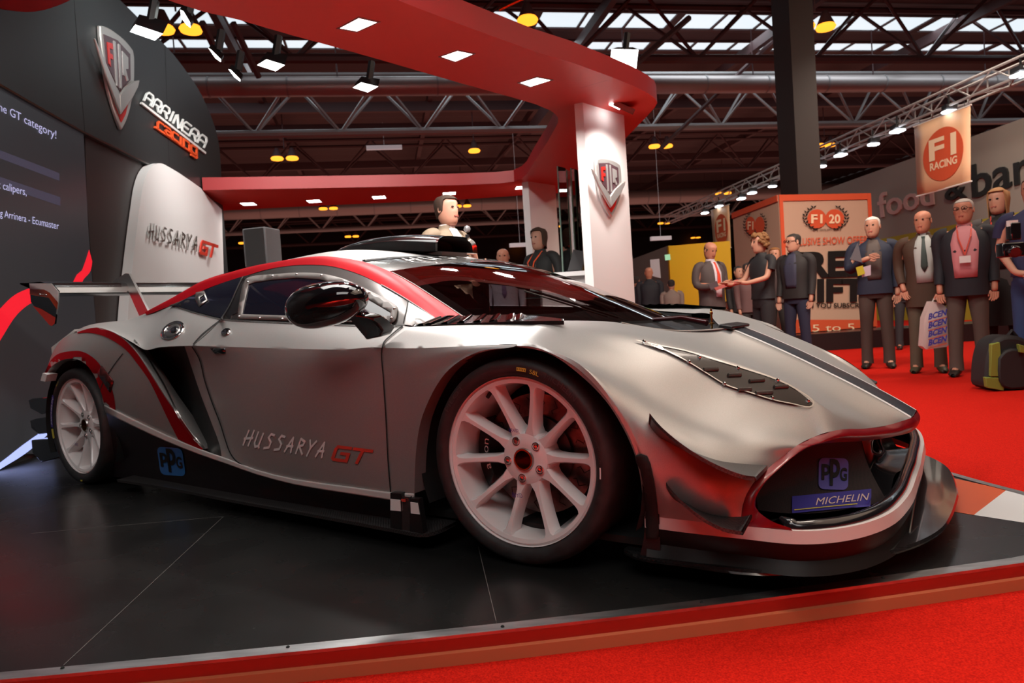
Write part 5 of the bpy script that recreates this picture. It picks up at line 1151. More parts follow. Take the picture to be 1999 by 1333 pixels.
# amber pendant lamps
def pend(px, py, lab, pair=True, dz=6.2, s=1.):
    yh = 617.2 - .0663 * (px - 999.5); d = dz * 1359 / (yh - py); c = WD(px, py, d); r = empty('pendant_lamp', c); tag(r, lab, 'lamp', 'amber pendant lamps of the hall')
    for k in ((-.26, .26) if pair else (0,)):
        q = c + HU * k * s; mb = MB(); mb.lathe([(0, -.02), (.2 * s, 0), (.225 * s, .05), (.19 * s, .1)], 16, 'z', c=q); rel(mb.build('lamp_lens', M['amber'], r, 60), r)
        mb = MB(); mb.lathe([(.20 * s, .1), (.11 * s, .3), (.06 * s, .42), (0, .44)], 14, 'z', c=q); rel(mb.build('lamp_shade', M['steeld'], r, 60), r)
    mb = MB(); mb.tube([c + Vector((0, 0, .4)), Vector((c.x, c.y, 9.3))], .02, 5); rel(mb.build('lamp_rod', M['steeld'], r), r)
for p in ((346, 62, 'pair of big amber lamps above the wall sign', True), (556, 312, 'pair of amber lamps over the opening of the canopy', True), (926, 297, 'single amber lamp seen through the canopy opening beside the badge pillar', False), (1030, 44, 'amber lamp above the front arm of the canopy', False),
          (1290, 288, 'pair of amber lamps right of the badge pillar', True), (1592, 57, 'bright amber lamp beside the steel column', True), (1610, 286, 'amber lamps behind the steel column', True), (641, 409, 'pair of amber lamps just under the rear canopy beam', True),
          (1296, 437, 'pair of small amber lamps low beside the badge pillar', True), (687, 463, 'pair of amber lamps low behind the car roof', True), (903, 404, 'pair of amber lamps behind the presenter head', True), (1358, 465, 'small amber pair above the yellow wall', True), (1412, 379, 'amber pair over the small hanging banner', True), (472, 476, 'small amber lamp between white panel and loudspeaker', False), (1010, 482, 'small amber lamp left of the woman in leather', True), (1097, 443, 'small amber lamp seen through the glass', False)):
    pend(*p)
# dim strip reflectors
for px, py, l in ((750, 288, 'dim white strip light seen through the canopy opening'), (1290, 465, 'small white strip light above the distant walls'), (1015, 478, 'small white strip light left of the far pillar')):
    c = WD(px, py, 30); mb = MB(); mb.box(c, (1.5 if px < 800 else .9, .2, .16), rot=HROT); mb.tube([c, Vector((c.x, c.y, 9.3))], .005, 5); tag(mb.build('strip_light', nmat('strip_light', (.7, .7, .7), .5, emit=(.6, .6, .65), es=.4)), l, 'lamp')
# steel column
c = WD(1560, 300, 13.); STC = empty('steel_column', Vector((c.x, c.y, FLZ))); tag(STC, 'tall dark steel column rising to the roof behind the show booth', 'column')
mb = MB(); mb.box((c.x, c.y, (ZR + FLZ) / 2), (.50, .50, ZR - FLZ), rot=Matrix.Rotation(.25, 3, 'Z')); rel(mb.build('column_shaft', nmat('column_steel', (.030, .019, .017), .6), STC), STC)
# ---- right hand wall with lettering
D_F = Vector((-.11, .994, 0)); P0F = WD(1999, 230, 14.); N_F = Vector((-.994, -.11, 0))
def PF(px, py, d=0.): return WPl(px, py, P0F + N_F * d, N_F)
FW_ = empty('food_bar_wall', PF(1800, 640)); FW_.location.z = FLZ; tag(FW_, 'grey and green wall with food and bar lettering at the right', 'wall')
mb = MB(); a, b = PF(2080, 200), PF(1605, 372); za = (a.z + b.z) / 2 
P_ = [PF(2120, 186), PF(1999, 230), PF(1605, 372), PF(1605, 490), PF(1737, 463), PF(1922, 427), PF(2120, 388)]; mb.prism(P_, N_F * -.2)
rel(mb.build('upper_band', nmat('warm_grey_wall', (.24, .215, .19), .7), FW_), FW_)
gb = [PF(2120, 388), PF(1922, 427), PF(1737, 463), PF(1605, 490)]; mb = MB(); mb.prism(gb + [Vector((gb[-1].x, gb[-1].y, FLZ)), Vector((gb[0].x, gb[0].y, FLZ))], N_F * -.18); rel(mb.build('green_band', nmat('olive_green_wall', (.32, .28, .02), .7), FW_), FW_)
for s, a, b, c_, m in (('food', (1716, 425), (1824, 398), (1712, 378), 'fw1'), ('&', (1846, 392), (1887, 384), (1842, 351), 'fw2'), ('bar', (1899, 387), (2012, 352), (1895, 322), 'fw2')):
    if m not in M: M[m] = nmat('rose_letters', (.50, .32, .30), .5) if m == 'fw1' else nmat('black_letters', (.012, .012, .012), .4)
    mb = MB(); f = aff(a, b, c_); lettering(mb, textgeo(s, 0, .01), lambda u, v: PF(*f(u, v), .03)); rel(mb.build('wall_letters', M[m], FW_, 0, merge=0, solid=.04), FW_)
# distant partitions
mb = MB(); mb.prism([WD(1425, 470, 21), WD(1305, 480, 22), Vector((*WD(1305, 480, 22).xy, FLZ)), Vector((*WD(1425, 470, 21).xy, FLZ))], (0, .2, 0)); tag(mb.build('yellow_wall', nmat('yellow_partition', (.75, .42, .01), .6)), 'bright yellow partition wall behind the man with the red tie', 'wall')
mb = MB(); mb.prism([WD(1308, 478, 22), WD(1236, 505, 27), Vector((*WD(1236, 505, 27).xy, FLZ)), Vector((*WD(1308, 478, 22).xy, FLZ))], (0, .2, 0)); tag(mb.build('grey_wall', nmat('grey_partition', (.30, .27, .22), .6)), 'pale grey partition wall left of the yellow one', 'wall')
mb = MB(); mb.prism([WD(a, b, 21.5) for a, b in ((1269, 507), (1287, 505), (1290, 543), (1271, 538))], (0, .05, 0)); tag(mb.build('wall_poster', nmat('poster_print', (.45, .42, .5), .6)), 'pale poster on the grey partition wall', 'poster')
mb = MB(); mb.prism([WD(a, b, 21.7) for a, b in ((1298, 497), (1308, 496), (1309, 507), (1299, 508))], (0, .05, 0)); tag(mb.build('exit_sign', nmat('green_sign', (.2, .5, .3), .6, emit=(.5, .9, .6), es=.6)), 'small lit green sign on the partition corner', 'sign')
# ---- truss with lamps and hanging banners
D_T = Vector((-.118, .993, 0)); P0T = WD(1999, 145, 11.2); N_T = Vector((-.993, -.118, 0))
def PT(px, py, d=0.): return WPl(px, py, P0T + N_T * d, N_T)
LTR = empty('lighting_truss', P0T); tag(LTR, 'lighting truss running into the distance above the onlookers', 'truss')
A_, B_ = PT(2080, 112), PT(1372, 418); zt = (P0T.z)
A_ = P0T - D_T * 3; B_ = P0T + D_T * 17; mb = MB(); ZQ = Vector((0, 0, .30)); XQ = Vector((.3, 0, 0))
for o_ in (Vector(), ZQ, XQ, ZQ + XQ): mb.tube([A_ + o_, B_ + o_], .025, 6)
rel(mb.build('truss_chords', M['steelw'], LTR), LTR); mb = MB(); n = 44
for i in range(n):
    p = A_ + (B_ - A_) * i / n; q = A_ + (B_ - A_) * (i + 1) / n
    mb.tube([p, q + ZQ] if i % 2 else [p + ZQ, q], .013, 5); mb.tube([p, q + XQ] if i % 2 else [p + XQ, q], .013, 5); mb.tube([p + XQ, p + XQ + ZQ], .012, 5)
rel(mb.build('truss_braces', M['steelw'], LTR), LTR)
for i, (px, py, s, l) in enumerate(((1993, 146, 1., 'lamp at the right edge of the view'), (1853, 218, .7, 'lamp hidden over the large banner'), (1752, 256, 1., 'brightest lamp left of the large banner'), (1705, 282, .6, 'narrow lamp below the truss'), (1641, 303, 1., 'lamp right of the steel column'), (1603, 325, .6, 'narrow lamp beside the steel column'), (1540, 346, .8, 'lamp left of the steel column'), (1508, 364, .5, 'faint lamp over the booth corner'), (1468, 377, .9, 'lamp over the booth side'), (1447, 388, .9, 'lower lamp over the booth side'), (1404, 403, .9, 'lamp above the small banner'), (1376, 416, .9, 'farthest lamp at the end of the truss'))):
    c = PT(px, py); r = empty('truss_lamp', c); tag(r, 'white truss ' + l, 'lamp', 'white lamps along the lighting truss')
    mb = MB(); mb.box(c, (.22, .24 * s, .05), rot=Matrix.Rotation(.1, 3, 'Z')); rel(mb.build('lamp_face', M['ledw'], r, 0, bevel=.03), r)
    mb = MB(); mb.box(c + Vector((.04, .05, .10)), (.20, .22 * s, .08)); mb.tube([c + Vector((0, 0, .1)), c + Vector((0, 0, .3))], .02, 5); rel(mb.build('lamp_body', M['black'], r), r)
M['ban'] = nmat('peach_banner', (.80, .47, .28), .6); M['banred'] = nmat('rust_red_print', (.62, .085, .03), .6); M['bancream'] = nmat('cream_print', (.85, .62, .42), .6)
def banner(q, label, dd):
    """q: top-left, top-right, bottom-right, bottom-left pixels on the truss plane"""
    q = [Vector(p) for p in q]
    def bi(u, v): a = q[3].lerp(q[2], u); b = q[0].lerp(q[1], u); c = a.lerp(b, v); return c
    def g(u, v, d=0.): c = bi(u, v); return PT(c.x, c.y, d)
    r = empty('hanging_banner', g(.5, 1)); tag(r, label, 'banner')
    mb = MB(); mb.grid([[g(u, v, .01 * math.sin(u * 5)) for u in np.linspace(0, 1, 7)] for v in np.linspace(0, 1, 5)]); o = rel(mb.build('banner_cloth', M['ban'], r, 60, solid=.01), r)
    mb = MB(); c_ = [(.5 + .37 * math.cos(a), .48 + .36 * math.sin(a)) for a in [2 * PI * k / 40 for k in range(40)]]; mb.add([g(u, v, dd) for u, v in c_], [tuple(range(40))]); rel(mb.build('banner_disc', M['banred'], r, 0), r)
    mb = MB(); lettering(mb, textgeo('F1', 0, .03), lambda u, v: g(.24 + .5 * u, .44 + .28 * v, dd + .012)); lettering(mb, textgeo('RACING', 0, .03), lambda u, v: g(.25 + .5 * u, .30 + .10 * v, dd + .012)); rel(mb.build('banner_letters', M['bancream'], r, 0, merge=0), r)
    for v_ in (0, 1): mb = MB(); mb.tube([g(-.02, v_), g(1.02, v_)], .015, 6); rel(mb.build('banner_pole', M['wprint'], r), r)
    for u in (.1, .9):
        mb = MB(); p = g(u, 1); mb.tube([p, Vector((p.x, p.y, P0T.z + .05))], .006, 4); rel(mb.build('banner_cord', M['black'], r), r)
banner([(1785, 247), (1894, 205), (1895, 354), (1791, 383)], 'large peach banner with a red disc hanging at the right', .03)
banner([(1388, 411), (1423, 399), (1427, 483), (1394, 492)], 'small peach banner with a red disc hanging near the booth', .03)
# ---- show booth
bc = WD(1519, 381, 10.); br = WD(1698, 378, 10.45); bl = WD(1430, 415, 11.7)
zb = (bc.z + br.z + bl.z) / 3; BO = empty('show_booth', Vector((bc.x, bc.y, FLZ))); tag(BO, 'peach coloured subscription booth with rust red edges and a free gift offer', 'booth')
def V2(p, z): return Vector((p.x, p.y, z))
nR = (V2(br, 0) - V2(bc, 0)).cross(Vector((0, 0, 1))).normalized(); nL = (V2(bc, 0) - V2(bl, 0)).cross(Vector((0, 0, 1))).normalized()
back = V2(br, 0) + (V2(bl, 0) - V2(bc, 0)); M['booth'] = nmat('booth_peach', (.52, .34, .25), .6)
mb = MB(); mb.prism([V2(bc, FLZ + .25), V2(br, FLZ + .25), V2(back, FLZ + .25), V2(bl, FLZ + .25)], (0, 0, zb - FLZ - .25)); rel(mb.build('booth_walls', M['booth'], BO), BO)
mb = MB(); pl_ = [V2(bc, FLZ) - nR * 0, V2(br, FLZ), V2(back, FLZ), V2(bl, FLZ)]; mb.prism([p for p in pl_], (0, 0, .25)); 
mb.box((bc + br) / 2 * 1 + Vector((.9, -.25, FLZ + .12 - (bc.z + br.z) / 2)), (4.2, .7, .24)); rel(mb.build('booth_plinth', M['black'], BO), BO)
def BR(px, py, d=0.): return WPl(px, py, bc + nR * d, nR)
def BL(px, py, d=0.): return WPl(px, py, bc + nL * d, nL)
mb = MB()
for p, q in ((bc, br), (bc, bl)):
    n_ = nR if p is bc and q is br else nL
    mb.prism([V2(p, zb) + n_ * .01, V2(q, zb) + n_ * .01, V2(q, zb - .09) + n_ * .01, V2(p, zb - .09) + n_ * .01], n_ * .01)
t = (V2(br, 0) - V2(bc, 0)).normalized(); mb.prism([V2(bc, FLZ + .25) + nR * .012, V2(bc, FLZ + .25) + t * .06 + nR * .012, V2(bc, zb) + t * .06 + nR * .012, V2(bc, zb) + nR * .012], nR * .01)
mb.prism([V2(br, FLZ + .25) + nR * .012, V2(br, FLZ + .25) - t * .06 + nR * .012, V2(br, zb) - t * .06 + nR * .012, V2(br, zb) + nR * .012], nR * .01); rel(mb.build('booth_trim', M['banred'], BO), BO)
mb = MB(); mb.add([BR(1523, 624, .02), BR(1712, 624, .02), V2(BR(1712, 624, .02), FLZ + .25), V2(BR(1523, 624, .02), FLZ + .25)], [(0, 1, 2, 3)]); rel(mb.build('booth_foot_band', M['banred'], BO, 0), BO)
def boothtext(s, a, b, c_, mat, fn, bold=0.):
    mb = MB(); f = aff(a, b, c_); lettering(mb, textgeo(s, 0, bold), lambda u, v: fn(*f(u, v), .025)); rel(mb.build('booth_lettering', mat, BO, 0, merge=0), BO)
boothtext('EXCLUSIVE SHOW OFFER', (1533, 480), (1694, 474), (1533, 466), M['banred'], BR, .01)
boothtext('FREE', (1537, 541), (1690, 536), (1537, 495), M['fw2'], BR, .05); boothtext('GIFT', (1540, 588), (1690, 586), (1540, 547), M['fw2'], BR, .05); boothtext('WHEN YOU SUBSCRIBE', (1545, 601), (1696, 600), (1545, 592), M['fw2'], BR, .02)
boothtext('9.5 to 5', (1560, 648), (1668, 645), (1560, 634), M['bancream'], BR)
def laurel(fn, cx, cy, w, h, t1, t2):
    mb = MB()
    for k in (-.5, .5):
        c2 = [(cx + k * w * .56 + w * .30 * math.cos(a), cy + h * .36 * math.sin(a)) for a in [2 * PI * j / 28 for j in range(28)]]; mb.add([fn(x, y, .022 + .002 * k) for x, y in c2], [tuple(range(28))])
    rel(mb.build('emblem_discs', M['banred'], BO, 0, merge=0), BO)
    for s in (-1, 1):
        mb = MB()
        for j in range(9):
            a = -.95 + 2.0 * j / 8; x, y = cx + s * w * .66 * math.cos(a), cy + h * .5 * math.sin(a); dx, dy = w * .10, h * .09
            for q in (-1, 1):
                mb.add([fn(x, y, .028), fn(x + s * q * dx * .6, y - dy * .3, .028), fn(x + s * q * dx * .9, y - dy * 1.1, .028), fn(x + s * q * dx * .15, y - dy * .7, .028)], [(0, 1, 2, 3)])
        rel(mb.build('emblem_laurel', M['fw2'], BO, 0, merge=0), BO)
    mb = MB()
    for s, k in ((t1, -.5), (t2, .5)):
        if s:
            x0 = cx + k * w * .56; f = aff((x0 - w * .18, cy + h * .16), (x0 + w * .18, cy + h * .16), (x0 - w * .18, cy - h * .16)); lettering(mb, textgeo(s, 0, .03), lambda u, v: fn(*f(u, v), .034))
    rel(mb.build('emblem_letters', M['bancream'], BO, 0, merge=0), BO)
laurel(BR, 1612, 427, 62, 52, 'F1', '20'); laurel(BL, 1474, 440, 32, 48, 'F1', None)
boothtext('The first twenty years of racing', (1582, 451), (1642, 449), (1582, 446), M['fw2'], BR)
# ================================================================= PEOPLE
M['skin'] = nmat('skin', (.50, .25, .17), .55); M['skin2'] = nmat('ruddy_skin', (.52, .22, .14), .55); M['denim'] = nmat('blue_jeans', (.03, .05, .16), .8)
M['shoe'] = nmat('dark_shoe', (.02, .013, .01), .4)
def skinmesh(nodes, edges, rad, root, lev=2):
    me = bpy.data.meshes.new('s'); me.from_pydata([tuple(v) for v in nodes], edges, []); o = bpy.data.objects.new('s', me); COL.objects.link(o)
    m = o.modifiers.new('skin', 'SKIN'); m.use_smooth_shade = True; m.branch_smoothing = .4
    sv = me.skin_vertices[0].data
    for i, r in enumerate(rad): sv[i].radius = r if hasattr(r, '__len__') else (r, r); sv[i].use_root = (i == root)
    s = o.modifiers.new('sub', 'SUBSURF'); s.levels = lev
    dg = bpy.context.evaluated_depsgraph_get(); e = bpy.data.meshes.new_from_object(o.evaluated_get(dg))
    vs = [v.co.copy() for v in e.vertices]; fs = [tuple(p.vertices) for p in e.polygons]
    bpy.data.objects.remove(o); bpy.data.meshes.remove(me); bpy.data.meshes.remove(e); return vs, fs
def head_geo(c, yaw, tilt, fat=1.):
    """head with brow, nose, lips, chin and ears; faces -Y before yaw"""
    prof = [(-.125, .030, .035, .0), (-.112, .045, .058, -.012), (-.092, .056, .072, -.010), (-.068, .064, .080, -.004), (-.045, .069, .086, 0), (-.02, .072, .090, .002), (.005, .074, .092, .004), (.03, .076, .094, .006), (.055, .076, .094, .008), (.08, .069, .086, .010), (.100, .052, .066, .012), (.113, .028, .036, .014), (.117, .004, .005, .014)]
    n = 24; vs = []; fs = []
    for k, (z, rx, ry, oy) in enumerate(prof):
        for j in range(n):
            a = 2 * PI * j / n; x = rx * fat * math.sin(a); y = -ry * math.cos(a) + oy; f = max(0, math.cos(a)); w = abs(math.sin(a))
            if w < .16: y -= {4: .006, 5: .020, 6: .015, 7: .006, 3: .004, 1: .008}.get(k, 0) * f
            if .2 < w < .6 and f > 0 and k == 7: y += .012
            if f > 0 and k == 8 and w < .7: y -= .004
            if f > 0 and w < .35 and k == 3: y -= .004
            vs.append(Vector((x, y, z)))
    for k in range(len(prof) - 1): fs += [(k * n + j, k * n + (j + 1) % n, (k + 1) * n + (j + 1) % n, (k + 1) * n + j) for j in range(n)]
    fs.append(tuple(range(n))[::-1])
    for s in (-1, 1):
        b = len(vs)
        for a_, r_ in ((0, .020), (.008, .026), (.012, .018), (.006, .008)):
            for j in range(8): t = 2 * PI * j / 8; vs.append(Vector((s * (.072 * fat + a_), .012 + r_ * .62 * math.cos(t), .005 + r_ * 1.15 * math.sin(t))))
        fs += [(b + k * 8 + j, b + k * 8 + (j + 1) % 8, b + (k + 1) * 8 + (j + 1) % 8, b + (k + 1) * 8 + j) for k in range(3) for j in range(8)]; fs.append(tuple(b + 24 + j for j in range(8)))
    R = Matrix.Rotation(yaw, 3, 'Z') @ Matrix.Rotation(tilt, 3, 'X'); return [R @ v + c for v in vs], fs, R
def person(px, ptop, depth, face, label, skin='skin', hair=None, hairm=(.05, .03, .02), top=None, topc=(.02, .02, .03), trous=(.03, .03, .03), shirt=None, tie=None, lanyard=None, arms=('down', 'down'), headyaw=0., headtilt=0., glasses=False, fat=1., coat=False, skirt=False, short=False, floor=FLZ, group=None, beard=None, shoes=None, sw=.8):
    T_ = WD(px, ptop, depth); Hh = T_.z - floor; s = Hh / 1.70
    r = empty('person', Vector((T_.x, T_.y, floor)), face); tag(r, label, 'person', group); r.scale = (s, s, s)
    a_ = dict(down=[(.215, .02, 1.12), (.222, -.04, .88), (.218, -.06, .80)], hold=[(.25, .0, 1.13), (.13, -.26, 1.10), (.06, -.31, 1.12)], clasp=[(.25, .02, 1.13), (.12, -.17, .93), (.03, -.20, .91)],
              mic=[(.24, -.04, 1.14), (.14, -.22, 1.30), (.08, -.24, 1.40)], pocket=[(.24, .06, 1.13), (.21, -.03, .93), (.19, -.06, .86)], chest=[(.25, -.02, 1.14), (.10, -.22, 1.22), (.03, -.24, 1.24)], reach=[(.25, -.10, 1.15), (.20, -.34, 1.10), (.17, -.42, 1.12)])
    L_, R_ = a_[arms[0]], a_[arms[1]]; fx = lambda t, q: Vector((t[0] * q, t[1], t[2]))
    sh = .185 * (1 + .25 * (fat - 1))
    N = [Vector((0, 0, .92)), Vector((0, 0, 1.06)), Vector((0, -.01 * fat, 1.20)), Vector((0, 0, 1.34)), Vector((0, .01, 1.43)), Vector((0, .0, 1.50)),
         Vector((-sh, .01, 1.385)), fx(L_[0], -1), fx(L_[1], -1), fx(L_[2], -1), Vector((sh, .01, 1.385)), fx(R_[0], 1), fx(R_[1], 1), fx(R_[2], 1),
         Vector((-.09, 0, .88)), Vector((-.10, -.015, .50)), Vector((-.11, .02, .09)), Vector((-.13, -.10, .035)), Vector((.09, 0, .88)), Vector((.10, -.015, .50)), Vector((.11, .02, .09)), Vector((.13, -.10, .035))]
    E_ = [(0, 1), (1, 2), (2, 3), (3, 4), (4, 5), (3, 6), (6, 7), (7, 8), (8, 9), (3, 10), (10, 11), (11, 12), (12, 13), (0, 14), (14, 15), (15, 16), (16, 17), (0, 18), (18, 19), (19, 20), (20, 21)]
    f = fat; rad = [(.14, .10 * f), (.13 * f, .095 * f), (.135 * f, .095 * f), (.12, .080), (.05, .05), (.05, .055), .042, .038, .028, .030, .042, .038, .028, .030, .082, .055, .038, .035, .082, .055, .038, .035]
    vs, fs = skinmesh(N, E_, rad, 0, 1); mb = MB(); mb.add(vs, fs)
    hc = Vector((0, -.018, 1.585)); hv, hf, HR = head_geo(hc, headyaw, headtilt, 1 + .3 * (fat - 1)); mb.add(hv, hf)
    for q, (wr, hd) in ((-1, (N[8], N[9])), (1, (N[12], N[13]))):
        d = (hd - wr).normalized(); sd = d.cross(Vector((0, 1, 0)) if abs(d.y) < .7 else Vector((0, 0, 1))).normalized(); palm = hd + d * .02; cu = Vector((-q * .3, -.2, -.1))
        for k, ln in enumerate((.060, .070, .066, .052)):
            b0 = palm + sd * (-.026 + .0175 * k); mb.tube([b0 - d * .02, b0 + d * ln * .55, b0 + d * ln * .9 + cu * .05], [.010, .0085, .006], 6)
        mb.tube([hd - sd * .028 - d * .01, hd - sd * .048 + d * .022, hd - sd * .046 + d * .045], [.011, .009, .007], 6)
    body = mb.build('body', M[skin], r, 50, merge=0)
    topm = nmat(nm_ := 'clothing_' + (top or 'top'), topc, .75)
    gl = .005
    idx = [0, 1, 2, 3, 4, 6, 7, 8, 10, 11, 12] if not short else [0, 1, 2, 3, 4, 6, 7, 10, 11]
    bul = .022 if top in ('jacket', 'coat', 'puffer', 'blazer') else .010
    rr = {0: (.155 + bul, .115 * f + bul), 1: (.145 * f + bul, .105 * f + bul), 2: (.155 * f + bul, .112 * f + bul), 3: (.155 + bul * .6, .100 + bul), 4: (.062, .064), 6: .064 + bul * .5, 7: .050 + bul, 8: .036 + bul, 10: .064 + bul * .5, 11: .050 + bul, 12: .036 + bul}
    def ring(cz, rx, ry, cx=0., cy=0., n=20, e=.85): return [Vector((cx + rx * math.copysign(abs(math.cos(t)) ** e, math.cos(t)), cy + ry * math.copysign(abs(math.sin(t)) ** e, math.sin(t)), cz)) for t in [2 * PI * q / n for q in range(n + 1)]]
    hem = {'jacket': .84, 'coat': .70, 'puffer': .86, 'blazer': .78}.get(top, .90)
    b_ = bul; mb = MB()
    lv = [(hem, .168 + b_, .112 * f + b_), (.95, .158 + b_, .110 * f + b_), (1.06, .150 * f + b_, .108 * f + b_), (1.20, .165 * f + b_, .118 * f + b_), (1.31, .188 + b_ * .6, .112 + b_), (1.375, .180, .092 + b_ * .5), (1.415, .120, .072), (1.445, .070, .062), (1.47 if top in ('jacket', 'coat', 'puffer', 'polo') else 1.45, .060, .058)]
    mb.grid([ring(z, x, y) for z, x, y in lv])
    def P3_(a, b, n=6): return [a.lerp(b, k / n) for k in range(n + 1)]
    for q, (sh_, el, wr) in ((-1, (N[6], N[7], N[8])), (1, (N[10], N[11], N[12]))):
        pts = curve([sh_ + Vector((-q * .05, 0, .0)), sh_ + Vector((q * .012, 0, -.012)), el, wr + (el - wr) * .06], 5); n_ = len(pts); mx = n_ if not short else int(n_ * .58)
        rs = [(.054 + b_ * .4) + ((.043 + b_ * .5) - (.054 + b_ * .4)) * min(1, k / (n_ * .6)) - max(0, k / n_ - .6) * .035 for k in range(n_)]
        mb.tube(pts[:mx], rs[:mx], 12)
    mb.build(top or 'shirt', topm, r, 55, merge=0)
    if coat or skirt:
        mb = MB(); z0 = .95 if skirt else .80; z1 = .42 if skirt else .52
        mb.grid([[Vector(((.165 + k * .05 / 4) * math.cos(a), (.125 + k * .05 / 4) * f * math.sin(a), z0 + (z1 - z0) * k / 4)) for a in [2 * PI * q / 20 for q in range(21)]] for k in range(5)]); mb.build('skirt' if skirt else 'coat_tail', topm if not skirt else nmat('black_skirt', trous, .8), r, 50)
    trm = nmat('trousers', trous, .8)
    mb = MB(); mb.grid([ring(.98, .150, .108 * f), ring(.90, .160, .112 * f), ring(.84, .165, .112 * f), ring(.79, .15, .10)])
    for q, (hp_, kn, an) in ((-1, (N[14], N[15], N[16])), (1, (N[18], N[19], N[20]))):
        mb.tube([Vector((q * .082, 0, .86)), Vector((q * .086, 0, .78)), kn + Vector((0, .0, .02)), Vector((an.x, an.y - .015, .20)), Vector((an.x, an.y - .02, .055))], [.088, .092, .068, .060, .064], 14)
    mb.build('trousers', trm, r, 55, merge=0)
    for a, b in ((16, 17), (20, 21)):
        mb = MB(); A_, B_ = N[a], N[b]; G = []
        for t_, w, h in ((-.045, .02, .03), (-.03, .042, .06), (.03, .046, .06), (.09, .048, .038), (.14, .044, .03), (.17, .02, .018)):
            c_ = A_ + (B_ - A_) * (t_ / .12); G.append([Vector((c_.x + w * math.cos(x), c_.y, max(.0, .0 + h + h * math.sin(x)))) for x in [2 * PI * q / 12 for q in range(13)]])
        mb.grid(G); mb.build('shoe', nmat('shoe_leather', shoes, .5) if shoes else M['shoe'], r, 60)
    fy = -(rr[2][1] + .004)
    def front(nm, zw, mat, o=0.):
        G = []
        for z, w in zw:
            k = 0
            while k < len(lv) - 2 and lv[k + 1][0] < z: k += 1
            u = min(1, max(0, (z - lv[k][0]) / (lv[k + 1][0] - lv[k][0]))); rx = lv[k][1] + (lv[k + 1][1] - lv[k][1]) * u; ry = lv[k][2] + (lv[k + 1][2] - lv[k][2]) * u
            G.append([Vector((w * q, -ry * (1 - min(.98, abs(w * q) / rx) ** 2.35) ** (1 / 2.35) - .005 - o, z)) for q in (-1, -.6, -.2, .2, .6, 1)])
        mb = MB(); mb.grid(G); return mb.build(nm, mat, r, 60, solid=.006)
    if shirt:
        kk = sw; zb_ = .95 if top in ('blazer', 'coat') else 1.0
        front('shirt_front', [(1.44, .045), (1.38, .06 * kk), (1.28, .075 * kk), (1.15, .07 * kk), (1.05, .065 * kk), (zb_, .06 * kk)], nmat('shirt_cloth', shirt, .7))
        mb = MB(); mb.lathe([(.060, 1.425), (.066, 1.44), (.060, 1.475)], 20, 'z', c=(0, 0, 0)); mb.build('shirt_collar', nmat('shirt_cloth', shirt, .7), r, 60)
    if tie: front('tie', [(1.43, .018), (1.39, .013), (1.25, .024), (1.12, .032), (1.06, .004)], nmat('tie_cloth', tie, .6), .009)
    if lanyard:
        mb = MB(); mb.tube([(-.06, -.03, 1.45), (-.05, -.125 * f - .03, 1.33), (0, -.135 * f - .035, 1.16)], .007, 5); mb.tube([(.06, -.03, 1.45), (.05, -.125 * f - .03, 1.33), (0, -.135 * f - .035, 1.16)], .007, 5); ly = mb.build('lanyard', nmat('lanyard_ribbon', lanyard, .6), r)
        mb = MB(); mb.box((0, -.14 * f - .04, 1.12), (.09, .006, .065)); mb.build('name_badge', M['wprint'], ly)
    hm = nmat('hair', hairm, .8)
    if hair:
        PR = [(-.125, .030, .035, .0), (-.092, .056, .072, -.010), (-.045, .069, .086, 0), (.005, .074, .092, .004), (.055, .076, .094, .008), (.08, .069, .086, .010), (.100, .052, .066, .012), (.113, .028, .036, .014), (.119, .002, .003, .014)]
        def hr(z):
            z = max(min(z, .119), -.05); k = 0
            while k < len(PR) - 2 and PR[k + 1][0] < z: k += 1
            u = (z - PR[k][0]) / (PR[k + 1][0] - PR[k][0]); return [PR[k][i] + (PR[k + 1][i] - PR[k][i]) * u for i in (1, 2, 3)]
        side, bk, sc_ = {'crop': (-.005, -.05, 1.05), 'short': (-.02, -.07, 1.13), 'bob': (-.075, -.11, 1.20), 'long': (-.24, -.30, 1.20), 'curly': (-.03, -.08, 1.22), 'bald': (-.01, -.05, 1.035)}[hair]
        mb = MB(); G = []; nz = 9
        for q in range(33):
            a = 2 * PI * q / 32; fr = math.cos(a); rw = []
            zb_ = .075 if fr > .42 else (.075 + (side - .075) * min(1, (.42 - fr) / .25)) if fr > .0 else side + (bk - side) * (-fr)
            zt_ = .119 if hair != 'bald' else max(zb_, .045 - .03 * max(0, fr + .2)) 
            if hair == 'bald' and fr > .25: zt_ = zb_ = .03
            for k in range(nz):
                z = zt_ + (zb_ - zt_) * k / (nz - 1); rx, ry, oy = hr(z); g_ = sc_ if k < nz - 1 or zb_ < -.06 else 1.0
                zz = z * (1.0 if z < .05 else 1 + (sc_ - 1) * .8)
                wv = 1 + (.03 * math.sin(q * 2.4 + k) if hair in ('short', 'bob', 'long') else 0)
                rw.append(HR @ Vector((rx * g_ * wv * (1 + .3 * (fat - 1)) * math.sin(a), -ry * g_ * wv * math.cos(a) + oy, zz)) + hc)
            G.append(rw)
        mb.grid(G); hobj = mb.build('hair', hm, body, 60, merge=0)
        if hair == 'curly':
            mb = MB(); rnd = random.Random(3)
            for k in range(60):
                a = rnd.uniform(0, 2 * PI); z = rnd.uniform(-.04, .12); b = math.sqrt(max(.05, 1 - (max(0, z - .02) / .12) ** 2)); 
                if math.cos(a) > .5 and z < .06: continue
                c_ = HR @ Vector((.09 * b * math.sin(a), -.105 * b * math.cos(a), z)) + hc; mb.lathe([(0, -.028), (.022, -.016), (.028, 0), (.020, .018), (0, .028)], 8, 'z', c=c_)
            mb.build('hair_curls', hm, body, 60, merge=0)
